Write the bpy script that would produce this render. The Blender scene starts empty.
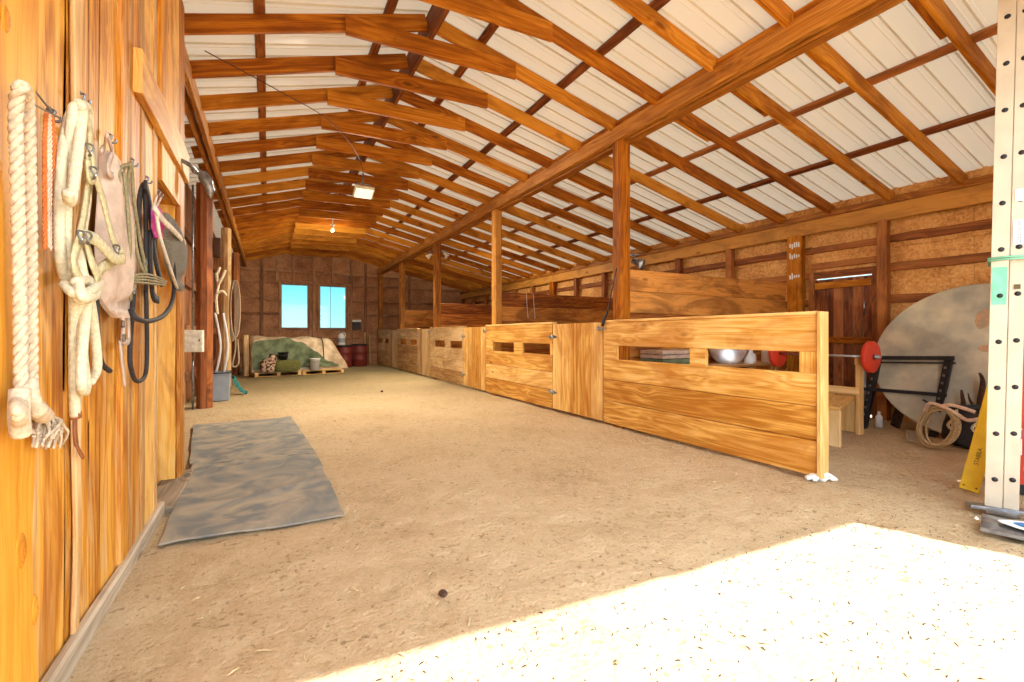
import bpy, bmesh, math, random
from mathutils import Vector, noise
random.seed(7)
PI = math.pi
S = bpy.context.scene
COL = S.collection
V = Vector

# ------------------------------------------------------------------ camera
F = 455.0
YAW = math.atan(244 / F)
cd = bpy.data.cameras.new('camera'); cam = bpy.data.objects.new('camera', cd); COL.objects.link(cam)
cd.sensor_width = 36; cd.lens = 36 * F / 1024; cd.shift_y = -6 / 1024; cd.clip_start = .05; cd.clip_end = 400
cam.location = (0, 0, 1.2); cam.rotation_euler = (PI / 2, 0, -YAW)
S.camera = cam
CA, SA = math.cos(YAW), math.sin(YAW)

# ------------------------------------------------------------------ sky, sun, exposure
S.view_settings.view_transform = 'Standard'; S.view_settings.look = 'None'
S.view_settings.gamma = 1; S.view_settings.use_curve_mapping = False
S.view_settings.exposure = 0.44
S.cycles.max_bounces = 10; S.cycles.diffuse_bounces = 6; S.cycles.transmission_bounces = 8
S.cycles.caustics_reflective = False; S.cycles.caustics_refractive = False
S.cycles.use_denoising = True
SUN_E, SKY_LOW, SKY_HIGH = 13.5, 1.02, 5.8
w = bpy.data.worlds.new('sky'); S.world = w; w.use_nodes = True
nt = w.node_tree; nt.nodes.clear()
def N(nt, t, **k):
    n = nt.nodes.new(t)
    for a, b in k.items():
        if a.startswith('i_'): n.inputs[a[2:].replace('_', ' ')].default_value = b
        else: setattr(n, a, b)
    return n
def ramp(nt, stops, interp='LINEAR'):
    n = nt.nodes.new('ShaderNodeValToRGB'); n.color_ramp.interpolation = interp
    e = n.color_ramp.elements
    while len(e) < len(stops): e.new(.5)
    for i, (p, c) in enumerate(stops):
        e[i].position = p; e[i].color = (c[0], c[1], c[2], 1) if hasattr(c, '__len__') else (c, c, c, 1)
    return n
tc = N(nt, 'ShaderNodeTexCoord'); sep = N(nt, 'ShaderNodeSeparateXYZ'); nt.links.new(tc.outputs['Generated'], sep.inputs[0])
# clear sky: cyan towards the north horizon, far brighter on the sun's side and overhead
zr = ramp(nt, [(0, (.55, .95, .93)), (.12, (.14, .74, .92)), (.3, (.12, .45, .85)), (1, (.1, .3, .7))]); nt.links.new(sep.outputs['Z'], zr.inputs[0])
ms = N(nt, 'ShaderNodeMapRange'); ms.inputs['From Min'].default_value = .55; ms.inputs['From Max'].default_value = -.8
nt.links.new(sep.outputs['Y'], ms.inputs['Value'])
b1 = N(nt, 'ShaderNodeBackground'); b1.inputs['Strength'].default_value = SKY_LOW; nt.links.new(zr.outputs[0], b1.inputs[0])
b2 = N(nt, 'ShaderNodeBackground'); b2.inputs['Strength'].default_value = SKY_HIGH; b2.inputs[0].default_value = (.86, .96, 1.05, 1)
mx = N(nt, 'ShaderNodeMixShader'); nt.links.new(ms.outputs[0], mx.inputs[0]); nt.links.new(b1.outputs[0], mx.inputs[1]); nt.links.new(b2.outputs[0], mx.inputs[2])
wo = N(nt, 'ShaderNodeOutputWorld'); nt.links.new(mx.outputs[0], wo.inputs[0])

sd = bpy.data.lights.new('sun', 'SUN'); sd.energy = SUN_E; sd.angle = math.radians(.6); sd.color = (.98, .99, 1.03)
sun = bpy.data.objects.new('sun', sd); COL.objects.link(sun)
el = math.radians(59)
sdir = V((-.407 * math.cos(el), .913 * math.cos(el), -math.sin(el)))
sun.rotation_euler = sdir.to_track_quat('-Z', 'Y').to_euler(); sun.location = (4, -6, 12)

# ------------------------------------------------------------------ helpers
def C(r, g, b):
    f = lambda x: ((x / 255 + .055) / 1.055) ** 2.4 if x > 10 else x / 255 / 12.92
    return (f(r), f(g), f(b))
class MB:
    def __init__(s): s.v = []; s.f = []; s.uv = []; s.sm = []
    def add(s, vs, fs, uvs, smooth=False):
        k = len(s.v); s.v += [V(x) for x in vs]
        for f, u in zip(fs, uvs): s.f.append([i + k for i in f]); s.uv.append(u); s.sm.append(smooth)
        return s
    def board(s, a, b, w, t, side, c=.004, seg=1, jit=0, sd=0, bow=0):
        """plank from a to b: width w along side, thickness t; jit roughens its long edges like waney edge timber"""
        a, b = V(a), V(b); d = (b - a); L = d.length; d.normalize()
        sv = V(side); sv = (sv - d * sv.dot(d)).normalized(); tv = d.cross(sv)
        c = min(c, w * .3, t * .3)
        vs = []; uvr = []
        for i in range(seg + 1):
            q = i / seg; p = a.lerp(b, q) + tv * bow * math.sin(q * PI)
            wl = w / 2 + (noise.noise(V((q * L * 2.2, sd * 7.3, 1.7))) * jit if jit else 0)
            wr = w / 2 + (noise.noise(V((q * L * 2.2, sd * 3.1, 9.7))) * jit if jit else 0)
            h = t / 2
            for (x, y) in ((-wl, -h + c), (-wl + c, -h), (wr - c, -h), (wr, -h + c), (wr, h - c), (wr - c, h), (-wl + c, h), (-wl, h - c)):
                vs.append(p + sv * x + tv * y)
            uvr.append(q * L)
        cr = [0, .5 * c, w - c, w, w + t, w + t + c, 2 * w + t, 2 * w + t + c, 2 * w + 2 * t]
        fs = []; us = []
        for i in range(seg):
            for j in range(8):
                k = (j + 1) % 8
                fs.append([i * 8 + j, (i + 1) * 8 + j, (i + 1) * 8 + k, i * 8 + k])
                us.append([(uvr[i], cr[j]), (uvr[i + 1], cr[j]), (uvr[i + 1], cr[j + 1]), (uvr[i], cr[j + 1])])
        e = seg * 8
        fs.append(list(range(8))); us.append([(j * .004, j * .03) for j in range(8)])
        fs.append([e + 7 - j for j in range(8)]); us.append([(j * .004, j * .03) for j in range(8)])
        return s.add(vs, fs, us)
    def box(s, x0, x1, y0, y1, z0, z1, c=.004):
        dx, dy, dz = x1 - x0, y1 - y0, z1 - z0; cx, cy, cz = (x0 + x1) / 2, (y0 + y1) / 2, (z0 + z1) / 2
        if dz >= dx and dz >= dy: return s.board((cx, cy, z0), (cx, cy, z1), dy, dx, (0, 1, 0), c)
        if dx >= dy: return s.board((x0, cy, cz), (x1, cy, cz), dz, dy, (0, 0, 1), c)
        return s.board((cx, y0, cz), (cx, y1, cz), dz, dx, (0, 0, 1), c)
    def tube(s, pts, r, n=8, closed=False, flat=None, caps=True):
        pts = [V(p) for p in pts]; m = len(pts)
        rs = r if hasattr(r, '__len__') else [r] * m
        if n == 4: rs = [q * 1.41 for q in rs]
        vs = []; up = None; L = 0; Ls = []
        for i in range(m):
            if closed: d = pts[(i + 1) % m] - pts[i - 1]
            else: d = pts[min(i + 1, m - 1)] - pts[max(i - 1, 0)]
            if d.length < 1e-9: d = V((0, 0, 1))
            d.normalize()
            if up is None:
                up = V(flat[1]) if flat else (V((0, 0, 1)) if abs(d.z) < .9 else V((1, 0, 0)))
            if flat: up = V(flat[1])
            up = up - d * up.dot(d)
            if up.length < 1e-5: up = d.orthogonal()
            up.normalize(); sd = d.cross(up)
            if i: L += (pts[i] - pts[i - 1]).length
            Ls.append(L)
            for j in range(n):
                t = 2 * PI * j / n + (PI / n if n == 4 else 0)
                a = rs[i] * math.cos(t) * (flat[0] if flat else 1); b = rs[i] * math.sin(t)
                vs.append(pts[i] + up * a + sd * b)
        fs = []; us = []; mm = m if closed else m - 1
        for i in range(mm):
            i2 = (i + 1) % m; l2 = Ls[i2] if i2 else L + .02
            for j in range(n):
                k = (j + 1) % n
                fs.append([i * n + j, i2 * n + j, i2 * n + k, i * n + k]); p = 2 * PI * rs[i] / n
                us.append([(Ls[i], j * p), (l2, j * p), (l2, (j + 1) * p), (Ls[i], (j + 1) * p)])
        if not closed and caps:
            fs.append([j for j in range(n)]); us.append([(0, 0)] * n)
            fs.append([(m - 1) * n + n - 1 - j for j in range(n)]); us.append([(0, 0)] * n)
        return s.add(vs, fs, us, True)
    def twist(s, pts, R, strands=3, pitch=None, n=6, per=7):
        """laid rope: strands wound round a path"""
        pts = spline(pts, 0); pitch = pitch or R * 7
        L = [0]
        for i in range(1, len(pts)): L.append(L[-1] + (pts[i] - pts[i - 1]).length)
        cnt = max(4, int(L[-1] / pitch * per)); P = resample(pts, cnt)
        for k in range(strands):
            up = None; q = []
            for i, p in enumerate(P):
                d = (P[min(i + 1, cnt)] - P[max(i - 1, 0)]).normalized()
                if up is None: up = d.orthogonal()
                up = (up - d * up.dot(d)).normalized(); sd = d.cross(up)
                t = 2 * PI * (i / per + k / strands)
                q.append(p + (up * math.cos(t) + sd * math.sin(t)) * R * .5)
            s.tube(q, R * .56, n)
        return s
    def lathe(s, prof, c, n=24, axis=(0, 0, 1)):
        c = V(c); ax = V(axis).normalized(); u = ax.orthogonal().normalized() if abs(ax.z) < .99 else V((1, 0, 0)); w_ = ax.cross(u)
        vs = []; fs = []; us = []
        for (r, h) in prof:
            for j in range(n):
                t = 2 * PI * j / n; vs.append(c + ax * h + (u * math.cos(t) + w_ * math.sin(t)) * max(r, .0004))
        for i in range(len(prof) - 1):
            for j in range(n):
                k = (j + 1) % n; fs.append([i * n + j, i * n + k, (i + 1) * n + k, (i + 1) * n + j])
                us.append([(j / n, prof[i][1]), ((j + 1) / n, prof[i][1]), ((j + 1) / n, prof[i + 1][1]), (j / n, prof[i + 1][1])])
        return s.add(vs, fs, us, True)
    def grid(s, fn, nu, nv, smooth=True, keep=None):
        vs = [fn(i / nu, j / nv) for j in range(nv + 1) for i in range(nu + 1)]; fs = []; us = []
        for j in range(nv):
            for i in range(nu):
                if keep and not keep((i + .5) / nu, (j + .5) / nv): continue
                a = j * (nu + 1) + i; fs.append([a, a + 1, a + nu + 2, a + nu + 1])
                us.append([(i / nu, j / nv), ((i + 1) / nu, j / nv), ((i + 1) / nu, (j + 1) / nv), (i / nu, (j + 1) / nv)])
        return s.add(vs, fs, us, smooth)
    def solid(s, fn, nu, nv, off):
        """closed thin sheet: grid with a back side moved by off and joined edges"""
        off = V(off)
        s.grid(fn, nu, nv)
        s.grid(lambda a, b: V(fn(1 - a, b)) + off, nu, nv)
        rim = [(i / nu, 0) for i in range(nu)] + [(1, j / nv) for j in range(nv)] + [(1 - i / nu, 1) for i in range(nu)] + [(0, 1 - j / nv) for j in range(nv)]
        m = len(rim); vs = [V(fn(*p)) for p in rim] + [V(fn(*p)) + off for p in rim]
        return s.add(vs, [[i, i + m, (i + 1) % m + m, (i + 1) % m] for i in range(m)], [[(0, 0), (0, .01), (.01, .01), (.01, 0)]] * m)
    def poly(s, pts, ext):
        """flat outline extruded by ext"""
        pts = [V(p) for p in pts]; m = len(pts); ext = V(ext)
        vs = pts + [p + ext for p in pts]
        fs = [list(range(m)), [2 * m - 1 - i for i in range(m)]] + [[i, i + m, (i + 1) % m + m, (i + 1) % m] for i in range(m)]
        us = [[(p.x + p.y, p.z) for p in pts], [(p.x + p.y, p.z) for p in reversed(pts)]] + [[(0, 0), (0, .05), (.05, .05), (.05, 0)]] * m
        return s.add(vs, fs, us)
    def build(s, name, mat, parent=None, loc=None, weld=False):
        o_ = V(parent['_o']) if parent is not None and '_o' in parent else (V(loc) if loc is not None else V((0, 0, 0)))
        if parent is None and loc is None and s.v:
            o_ = V((sum(v.x for v in s.v) / len(s.v), sum(v.y for v in s.v) / len(s.v), min(v.z for v in s.v)))
        me = bpy.data.meshes.new(name); me.from_pydata([tuple(v - o_) for v in s.v], [], s.f)
        uv = me.uv_layers.new(name='uv'); k = 0
        for u in s.uv:
            for q in u: uv.data[k].uv = q; k += 1
        me.polygons.foreach_set('use_smooth', s.sm)
        me.materials.append(mat); me.validate(); me.update()
        bm = bmesh.new(); bm.from_mesh(me)
        if weld: bmesh.ops.remove_doubles(bm, verts=bm.verts, dist=.0005)
        bmesh.ops.recalc_face_normals(bm, faces=bm.faces); bm.to_mesh(me); bm.free()
        o = bpy.data.objects.new(name, me); COL.objects.link(o)
        o['_o'] = tuple(o_)
        if parent is not None: o.parent = parent
        else: o.location = o_
        return o
def spline(pts, k=6):
    pts = [V(p) for p in pts]
    if len(pts) < 3: k = k or 6
    k = k or 8; out = []
    for i in range(len(pts) - 1):
        p0, p1, p2, p3 = pts[max(i - 1, 0)], pts[i], pts[i + 1], pts[min(i + 2, len(pts) - 1)]
        for j in range(k):
            t = j / k; out.append(.5 * ((2 * p1) + (p2 - p0) * t + (2 * p0 - 5 * p1 + 4 * p2 - p3) * t * t + (3 * p1 - p0 - 3 * p2 + p3) * t ** 3))
    return out + [pts[-1]]
def resample(P, cnt):
    L = [0]
    for i in range(1, len(P)): L.append(L[-1] + (P[i] - P[i - 1]).length)
    out = []; k = 0
    for i in range(cnt + 1):
        t = L[-1] * i / cnt
        while k < len(P) - 2 and L[k + 1] < t: k += 1
        q = (t - L[k]) / max(L[k + 1] - L[k], 1e-9); out.append(P[k].lerp(P[k + 1], min(1, q)))
    return out
def thing(name, label, cat, loc, group=None):
    o = bpy.data.objects.new(name, None); COL.objects.link(o); o.location = loc; o['_o'] = tuple(loc)
    o.empty_display_size = .1
    return tag(o, label, cat, group)
def tag(o, label=None, cat=None, group=None, kind=None):
    if label: o['label'] = label
    if cat: o['category'] = cat
    if group: o['group'] = group
    if kind: o['kind'] = kind
    return o
def struct(o, label=None): o['kind'] = 'structure'; return tag(o, label)

# ------------------------------------------------------------------ materials
def newmat(name):
    m = bpy.data.materials.new(name); m.use_nodes = True; t = m.node_tree; t.nodes.clear()
    out = N(t, 'ShaderNodeOutputMaterial'); p = N(t, 'ShaderNodeBsdfPrincipled'); t.links.new(p.outputs[0], out.inputs[0])
    return m, t, p, out
def mth(t, op, a, b=None, c=None):
    n = N(t, 'ShaderNodeMath', operation=op)
    for i, x in enumerate((a, b, c)):
        if x is None: continue
        if isinstance(x, (int, float)): n.inputs[i].default_value = x
        else: t.links.new(x, n.inputs[i])
    return n.outputs[0]
def mixc(t, f, a, b, mode='MIX'):
    n = N(t, 'ShaderNodeMix', data_type='RGBA', blend_type=mode)
    for i, x in ((0, f), (6, a), (7, b)):
        if isinstance(x, (int, float)): n.inputs[i].default_value = x
        elif isinstance(x, tuple): n.inputs[i].default_value = (*x[:3], 1)
        else: t.links.new(x, n.inputs[i])
    return n.outputs[2]
def wood(name, dark, mid, light, stain=None, st=.45, rough=.6, knots=1.0, var=.35, grain=1.0, spec=.35, pale=None):
    m, t, p, out = newmat(name)
    tc = N(t, 'ShaderNodeTexCoord'); geo = N(t, 'ShaderNodeNewGeometry'); oi = N(t, 'ShaderNodeObjectInfo')
    rnd = mth(t, 'FRACT', mth(t, 'ADD', mth(t, 'MULTIPLY', geo.outputs['Random Per Island'], 7.13), mth(t, 'MULTIPLY', oi.outputs['Random'], 3.7)))
    sp = N(t, 'ShaderNodeSeparateXYZ'); t.links.new(tc.outputs['UV'], sp.inputs[0])
    u = mth(t, 'ADD', sp.outputs[0], mth(t, 'MULTIPLY', rnd, 53.0)); v = mth(t, 'ADD', sp.outputs[1], mth(t, 'MULTIPLY', rnd, 17.0))
    def vec(a, b):
        c = N(t, 'ShaderNodeCombineXYZ'); t.links.new(mth(t, 'MULTIPLY', u, a), c.inputs[0]); t.links.new(mth(t, 'MULTIPLY', v, b), c.inputs[1]); return c.outputs[0]
    def nz(vv, sc, det=4, ro=.6, dist=0):
        n = N(t, 'ShaderNodeTexNoise'); t.links.new(vv, n.inputs['Vector']); n.inputs['Scale'].default_value = sc
        n.inputs['Detail'].default_value = det; n.inputs['Roughness'].default_value = ro; n.inputs['Distortion'].default_value = dist; return n.outputs['Fac']
    # knots distort the rings
    vo = N(t, 'ShaderNodeTexVoronoi'); t.links.new(vec(1.5, 3.4), vo.inputs['Vector']); vo.inputs['Scale'].default_value = 1.0
    kn = mth(t, 'MULTIPLY', mth(t, 'SUBTRACT', 1, mth(t, 'SMOOTH_MIN', mth(t, 'MULTIPLY', vo.outputs['Distance'], 3.2), 1.0, .3)), .9)
    ring = nz(vec(.5, 5.0), 1.0, 2, .5, .3)
    rings = mth(t, 'SINE', mth(t, 'MULTIPLY', mth(t, 'ADD', mth(t, 'ADD', ring, mth(t, 'MULTIPLY', kn, .25)), mth(t, 'MULTIPLY', v, .8)), 55 * grain))
    rings = mth(t, 'MULTIPLY', mth(t, 'ADD', rings, 1), .5)
    fine = nz(vec(3, 130), 1.0, 3, .7)
    streak = nz(vec(.7, 24), 1.0, 5, .65, .3)
    big = nz(vec(.8, 2.2), 1.3, 4, .6, 1.0)
    val = mth(t, 'ADD', mth(t, 'ADD', mth(t, 'ADD', mth(t, 'MULTIPLY', rings, .13), .05), mth(t, 'MULTIPLY', fine, .46)), mth(t, 'MULTIPLY', streak, .6))
    val = mth(t, 'ADD', val, mth(t, 'MULTIPLY', mth(t, 'SUBTRACT', rnd, .5), var))
    rp = ramp(t, [(.42, dark), (.6, mid), (.8, light)]); t.links.new(val, rp.inputs[0])
    col = rp.outputs[0]
    if stain:
        sr = ramp(t, [(.46, 0.0), (.62, 1.0)]); t.links.new(big, sr.inputs[0])
        col = mixc(t, mth(t, 'MULTIPLY', sr.outputs[0], st), col, stain)
    if pale:
        b2 = nz(vec(.6, 5), 1.7, 4, .7, .6); pr = ramp(t, [(.52, 0.0), (.66, 1.0)]); t.links.new(b2, pr.inputs[0])
        col = mixc(t, mth(t, 'MULTIPLY', pr.outputs[0], .6), col, pale)
    kr = ramp(t, [(.06, 1.0), (.13, 0.0)]); t.links.new(vo.outputs['Distance'], kr.inputs[0])
    col = mixc(t, mth(t, 'MULTIPLY', kr.outputs[0], .75 * knots), col, tuple(x * .45 for x in dark))
    t.links.new(col, p.inputs['Base Color']); p.inputs['Roughness'].default_value = rough; p.inputs['Specular IOR Level'].default_value = spec
    bp = N(t, 'ShaderNodeBump'); bp.inputs['Strength'].default_value = .35; bp.inputs['Distance'].default_value = .004
    t.links.new(val, bp.inputs['Height']); t.links.new(bp.outputs[0], p.inputs['Normal'])
    return m
def plain(name, col, rough=.6, metal=0.0, var=.12, sc=18.0, bump=.0, spec=.4, col2=None, coord='Object', lo=.4, hi=.62, dist=0.0):
    m, t, p, out = newmat(name)
    tc = N(t, 'ShaderNodeTexCoord'); n = N(t, 'ShaderNodeTexNoise'); t.links.new(tc.outputs[coord], n.inputs['Vector'])
    n.inputs['Scale'].default_value = sc; n.inputs['Detail'].default_value = 6; n.inputs['Distortion'].default_value = dist
    c2 = col2 or tuple(x * (1 - var * 2) for x in col)
    rp = ramp(t, [(lo, c2), (hi, col)]); t.links.new(n.outputs['Fac'], rp.inputs[0])
    t.links.new(rp.outputs[0], p.inputs['Base Color']); p.inputs['Roughness'].default_value = rough; p.inputs['Metallic'].default_value = metal
    p.inputs['Specular IOR Level'].default_value = spec
    if bump:
        bp = N(t, 'ShaderNodeBump'); bp.inputs['Strength'].default_value = bump; bp.inputs['Distance'].default_value = .01
        t.links.new(n.outputs['Fac'], bp.inputs['Height']); t.links.new(bp.outputs[0], p.inputs['Normal'])
    return m
W_FRESH = wood('fresh_pine', C(164, 104, 28), C(214, 160, 76), C(238, 198, 126), C(168, 98, 18), .55, .5)
W_FAR = wood('greyed_pine', C(160, 116, 66), C(206, 166, 110), C(228, 196, 146), C(146, 98, 50), .5, .6)
W_DIV = wood('amber_board', C(112, 56, 14), C(178, 104, 34), C(216, 150, 72), C(92, 42, 10), .6, .5)
W_RAFT = wood('rafter_timber', C(132, 68, 8), C(178, 106, 20), C(204, 138, 46), C(108, 52, 6), .5, .65, spec=.15)
W_PURL = wood('purlin_timber', C(96, 48, 20), C(142, 80, 34), C(176, 112, 56), C(80, 38, 16), .5, .7)
W_BEAM = wood('beam_timber', C(126, 70, 14), C(174, 110, 32), C(202, 144, 64), C(108, 58, 12), .45, .6)
W_LEFT = wood('weathered_siding', C(166, 98, 16), C(224, 158, 52), C(240, 192, 104), C(158, 84, 10), .6, .6, 1.2, .45, pale=C(214, 178, 122))
W_DARK = wood('old_brown_timber', C(96, 56, 30), C(136, 84, 48), C(168, 114, 72), C(70, 40, 22), .5, .7)
W_POST = wood('old_red_post', C(100, 52, 22), C(150, 84, 40), C(182, 116, 62), C(76, 38, 16), .5, .6)
W_BACK = wood('back_wall_panel', C(120, 76, 48), C(164, 114, 78), C(192, 146, 108), C(98, 60, 38), .55, .7, .6)
W_DOOR = wood('red_brown_door', C(88, 42, 20), C(138, 76, 38), C(170, 108, 62), C(62, 30, 14), .6, .7)
W_SLAB = wood('golden_slab', C(150, 84, 6), C(196, 128, 24), C(216, 154, 50), C(160, 84, 8), .6, .6, 1.0, .2)
W_WEATH = wood('weathered_strip', C(160, 116, 62), C(200, 158, 100), C(220, 188, 136), C(176, 110, 44), .5, .7)
W_GREY = wood('greyed_sill', C(120, 104, 84), C(160, 142, 118), C(190, 174, 150), C(110, 94, 72), .4, .8)
W_PALE = wood('pale_plank', C(196, 150, 84), C(222, 182, 116), C(238, 206, 150), C(190, 140, 60), .4, .55)
M_SIG = plain('grey_metal', C(150, 152, 156), .35, .8, .2)
M_STEEL = plain('zinc_steel', C(185, 190, 196), .3, .85, .15)
M_BLACKM = plain('black_steel', C(38, 38, 42), .45, .3, .2)
M_RUST = plain('dark_rusty', C(84, 54, 36), .8, .2, .25, 30, .3)
M_ALU = plain('ladder_rail_cream', C(196, 184, 164), .45, .15, .06, 6)
M_ROPE = plain('cream_rope', C(206, 186, 158), .9, 0, .12, 60, .5)
M_ROPEW = plain('white_rope', C(220, 210, 178), .9, 0, .1, 60, .5)
M_TAN = plain('tan_rope', C(196, 172, 128), .9, 0, .15, 60, .5)
M_ORANGE = plain('orange_cord', C(222, 124, 56), .8, 0, .1, 90, .4)
M_PINKW = plain('pale_pink_cord', C(240, 214, 190), .8)
M_WEB = plain('cream_webbing', C(214, 204, 160), .8, 0, .12, 60, .3)
M_CANVAS = plain('pinkish_canvas', C(206, 184, 166), .9, 0, .1, 20, .4)
M_OLIVE = plain('olive_webbing', C(150, 140, 104), .8, 0, .15, 50, .3)
M_BLK = plain('black_webbing', C(52, 48, 50), .75, 0, .15, 60, .3)
M_PINK = plain('pink_fabric', C(206, 78, 160), .8)
M_MESHG = plain('grey_mesh_fabric', C(124, 120, 108), .9, 0, .15, 90, .4)
M_MESHW = plain('white_fleece', C(232, 222, 204), .9)
M_LEATHER = plain('brown_leather', C(150, 90, 52), .6)
M_WHITE = plain('white_plastic', C(226, 228, 226), .4, 0, .04, 8)
M_GREYP = plain('grey_plastic', C(150, 160, 168), .5, 0, .05, 8)
M_BLKP = plain('black_plastic', C(34, 34, 38), .5, 0, .1, 8)
M_TEAL = plain('teal_fabric', C(40, 120, 116), .8)
M_RED = plain('red_rubber', C(214, 62, 34), .5, 0, .06, 8)
M_REDL = plain('red_fibreglass', C(196, 58, 34), .5, 0, .06, 8)
M_BARREL = plain('maroon_barrel', C(128, 48, 38), .5, 0, .15, 5)
M_YEL = plain('yellow_paint', C(238, 204, 34), .45, 0, .06, 10)
M_GREEN = plain('green_tarp', C(122, 136, 104), .8, 0, .25, 4, .6, col2=C(80, 94, 68), lo=.35, hi=.6)
M_BEIGE = plain('beige_tarp', C(232, 212, 180), .85, 0, .15, 4, .5, col2=C(186, 162, 130))
M_HAY = plain('green_hay', C(132, 130, 72), .95, 0, .3, 60, 1.0, col2=C(82, 86, 44))
M_CAMO = plain('blotchy_sack', C(206, 178, 150), .9, 0, .4, 14, .3, col2=C(84, 44, 34), lo=.46, hi=.52)
M_BOXC = plain('cream_enamel', C(236, 236, 216), .5)
M_DISC = plain('scuffed_grey_board', C(210, 204, 178), .75, 0, .2, 2.4, .1, col2=C(160, 160, 148))
M_STRAPB = plain('black_rubber_strap', C(24, 24, 26), .6)
M_BLUE = plain('blue_print', C(52, 132, 196), .5, 0, .2, 40)
M_INK = plain('dark_ink', C(84, 74, 40), .6)
M_BLUEINK = plain('blue_ink', C(92, 112, 150), .6)
M_MINT = plain('mint_tape', C(120, 200, 168), .6)
M_SILVER = plain('galvanised_tub', C(200, 200, 204), .3, .8, .1, 5)
M_MAT = plain('rubber_mat', C(172, 156, 130), .9, 0, .2, 2.6, 1.0, col2=C(108, 110, 108), lo=.36, hi=.74, dist=1.6)
def osb(name, a, b, c):
    m, t, p, out = newmat(name)
    tc = N(t, 'ShaderNodeTexCoord'); mp = N(t, 'ShaderNodeMapping'); t.links.new(tc.outputs['Object'], mp.inputs[0]); mp.inputs['Scale'].default_value = (1, 1, 1)
    nz = N(t, 'ShaderNodeTexNoise'); t.links.new(mp.outputs[0], nz.inputs['Vector']); nz.inputs['Scale'].default_value = 6
    mxv = mixc(t, .12, mp.outputs[0], nz.outputs['Color'])
    vo = N(t, 'ShaderNodeTexVoronoi'); t.links.new(mxv, vo.inputs['Vector']); vo.inputs['Scale'].default_value = 40
    sp = N(t, 'ShaderNodeSeparateColor'); t.links.new(vo.outputs['Color'], sp.inputs[0])
    n2 = N(t, 'ShaderNodeTexNoise'); t.links.new(tc.outputs['Object'], n2.inputs['Vector']); n2.inputs['Scale'].default_value = 2.2; n2.inputs['Detail'].default_value = 4
    val = mth(t, 'ADD', mth(t, 'MULTIPLY', sp.outputs[0], .28), mth(t, 'MULTIPLY', n2.outputs['Fac'], .9))
    rp = ramp(t, [(.35, a), (.6, b), (.85, c)]); t.links.new(val, rp.inputs[0]); t.links.new(rp.outputs[0], p.inputs['Base Color'])
    p.inputs['Roughness'].default_value = .7
    return m
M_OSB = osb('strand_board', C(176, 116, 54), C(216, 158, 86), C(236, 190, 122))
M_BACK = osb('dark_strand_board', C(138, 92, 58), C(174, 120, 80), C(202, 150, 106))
# roofing: white ribbed sheet, translucency added so sunlight brightens the whole barn
def roofmat():
    m, t, p, out = newmat('ribbed_roof_sheet')
    p.inputs['Base Color'].default_value = (*C(194, 176, 146), 1); p.inputs['Roughness'].default_value = .45
    tr = N(t, 'ShaderNodeBsdfTranslucent'); tr.inputs[0].default_value = (*C(240, 226, 196), 1)
    mx = N(t, 'ShaderNodeMixShader'); mx.inputs[0].default_value = .06
    t.links.new(p.outputs[0], mx.inputs[1]); t.links.new(tr.outputs[0], mx.inputs[2]); t.links.new(mx.outputs[0], out.inputs[0])
    return m
M_ROOF = roofmat()
def sandmat():
    m, t, p, out = newmat('sand')
    tc = N(t, 'ShaderNodeTexCoord')
    def nz(sc, det=5, ro=.6):
        n = N(t, 'ShaderNodeTexNoise'); t.links.new(tc.outputs['Object'], n.inputs['Vector']); n.inputs['Scale'].default_value = sc
        n.inputs['Detail'].default_value = det; n.inputs['Roughness'].default_value = ro; return n.outputs['Fac']
    n1, n2, n3, n4 = nz(1.1), nz(9, 6, .7), nz(45, 6, .75), nz(.55, 3)
    rp = ramp(t, [(.3, C(160, 132, 96)), (.5, C(208, 180, 140)), (.72, C(226, 204, 168))])
    t.links.new(mth(t, 'ADD', mth(t, 'MULTIPLY', n1, .35), mth(t, 'ADD', mth(t, 'MULTIPLY', n2, .3), mth(t, 'MULTIPLY', n3, .38))), rp.inputs[0])
    # trodden hay tinges the sand towards the stalls at the far end
    sp = N(t, 'ShaderNodeSeparateXYZ'); t.links.new(tc.outputs['Object'], sp.inputs[0])
    mr = N(t, 'ShaderNodeMapRange'); mr.inputs['From Min'].default_value = 6; mr.inputs['From Max'].default_value = 14; t.links.new(sp.outputs[1], mr.inputs['Value'])
    hr = ramp(t, [(.35, 0.0), (.6, 1.0)]); t.links.new(n4, hr.inputs[0])
    col = mixc(t, mth(t, 'MULTIPLY', mth(t, 'ADD', mth(t, 'MULTIPLY', hr.outputs[0], .4), .55), mr.outputs[0]), rp.outputs[0], C(140, 130, 92))
    # dark crumbs and scuffs with a shape of their own
    n5, n6 = nz(26, 3, .5), nz(3.0, 4, .6)
    sr = ramp(t, [(.63, 0.0), (.7, 1.0)]); t.links.new(mth(t, 'ADD', n5, mth(t, 'MULTIPLY', mth(t, 'SUBTRACT', n6, .5), .45)), sr.inputs[0])
    col = mixc(t, mth(t, 'MULTIPLY', sr.outputs[0], .55), col, C(128, 96, 62))
    n7 = nz(70, 2, .5); s7 = ramp(t, [(.66, 0.0), (.7, 1.0)]); t.links.new(n7, s7.inputs[0])
    col = mixc(t, mth(t, 'MULTIPLY', s7.outputs[0], .5), col, C(96, 72, 48))
    t.links.new(col, p.inputs['Base Color']); p.inputs['Roughness'].default_value = .95; p.inputs['Specular IOR Level'].default_value = .15
    b = N(t, 'ShaderNodeBump'); b.inputs['Strength'].default_value = 1.0; b.inputs['Distance'].default_value = .05
    t.links.new(mth(t, 'ADD', mth(t, 'ADD', mth(t, 'MULTIPLY', n2, .9), mth(t, 'MULTIPLY', n3, .5)), n1), b.inputs['Height']); t.links.new(b.outputs[0], p.inputs['Normal'])
    return m
M_SAND = sandmat(); M_CHIP = plain('dark_chip', C(64, 44, 28), .9)
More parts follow.
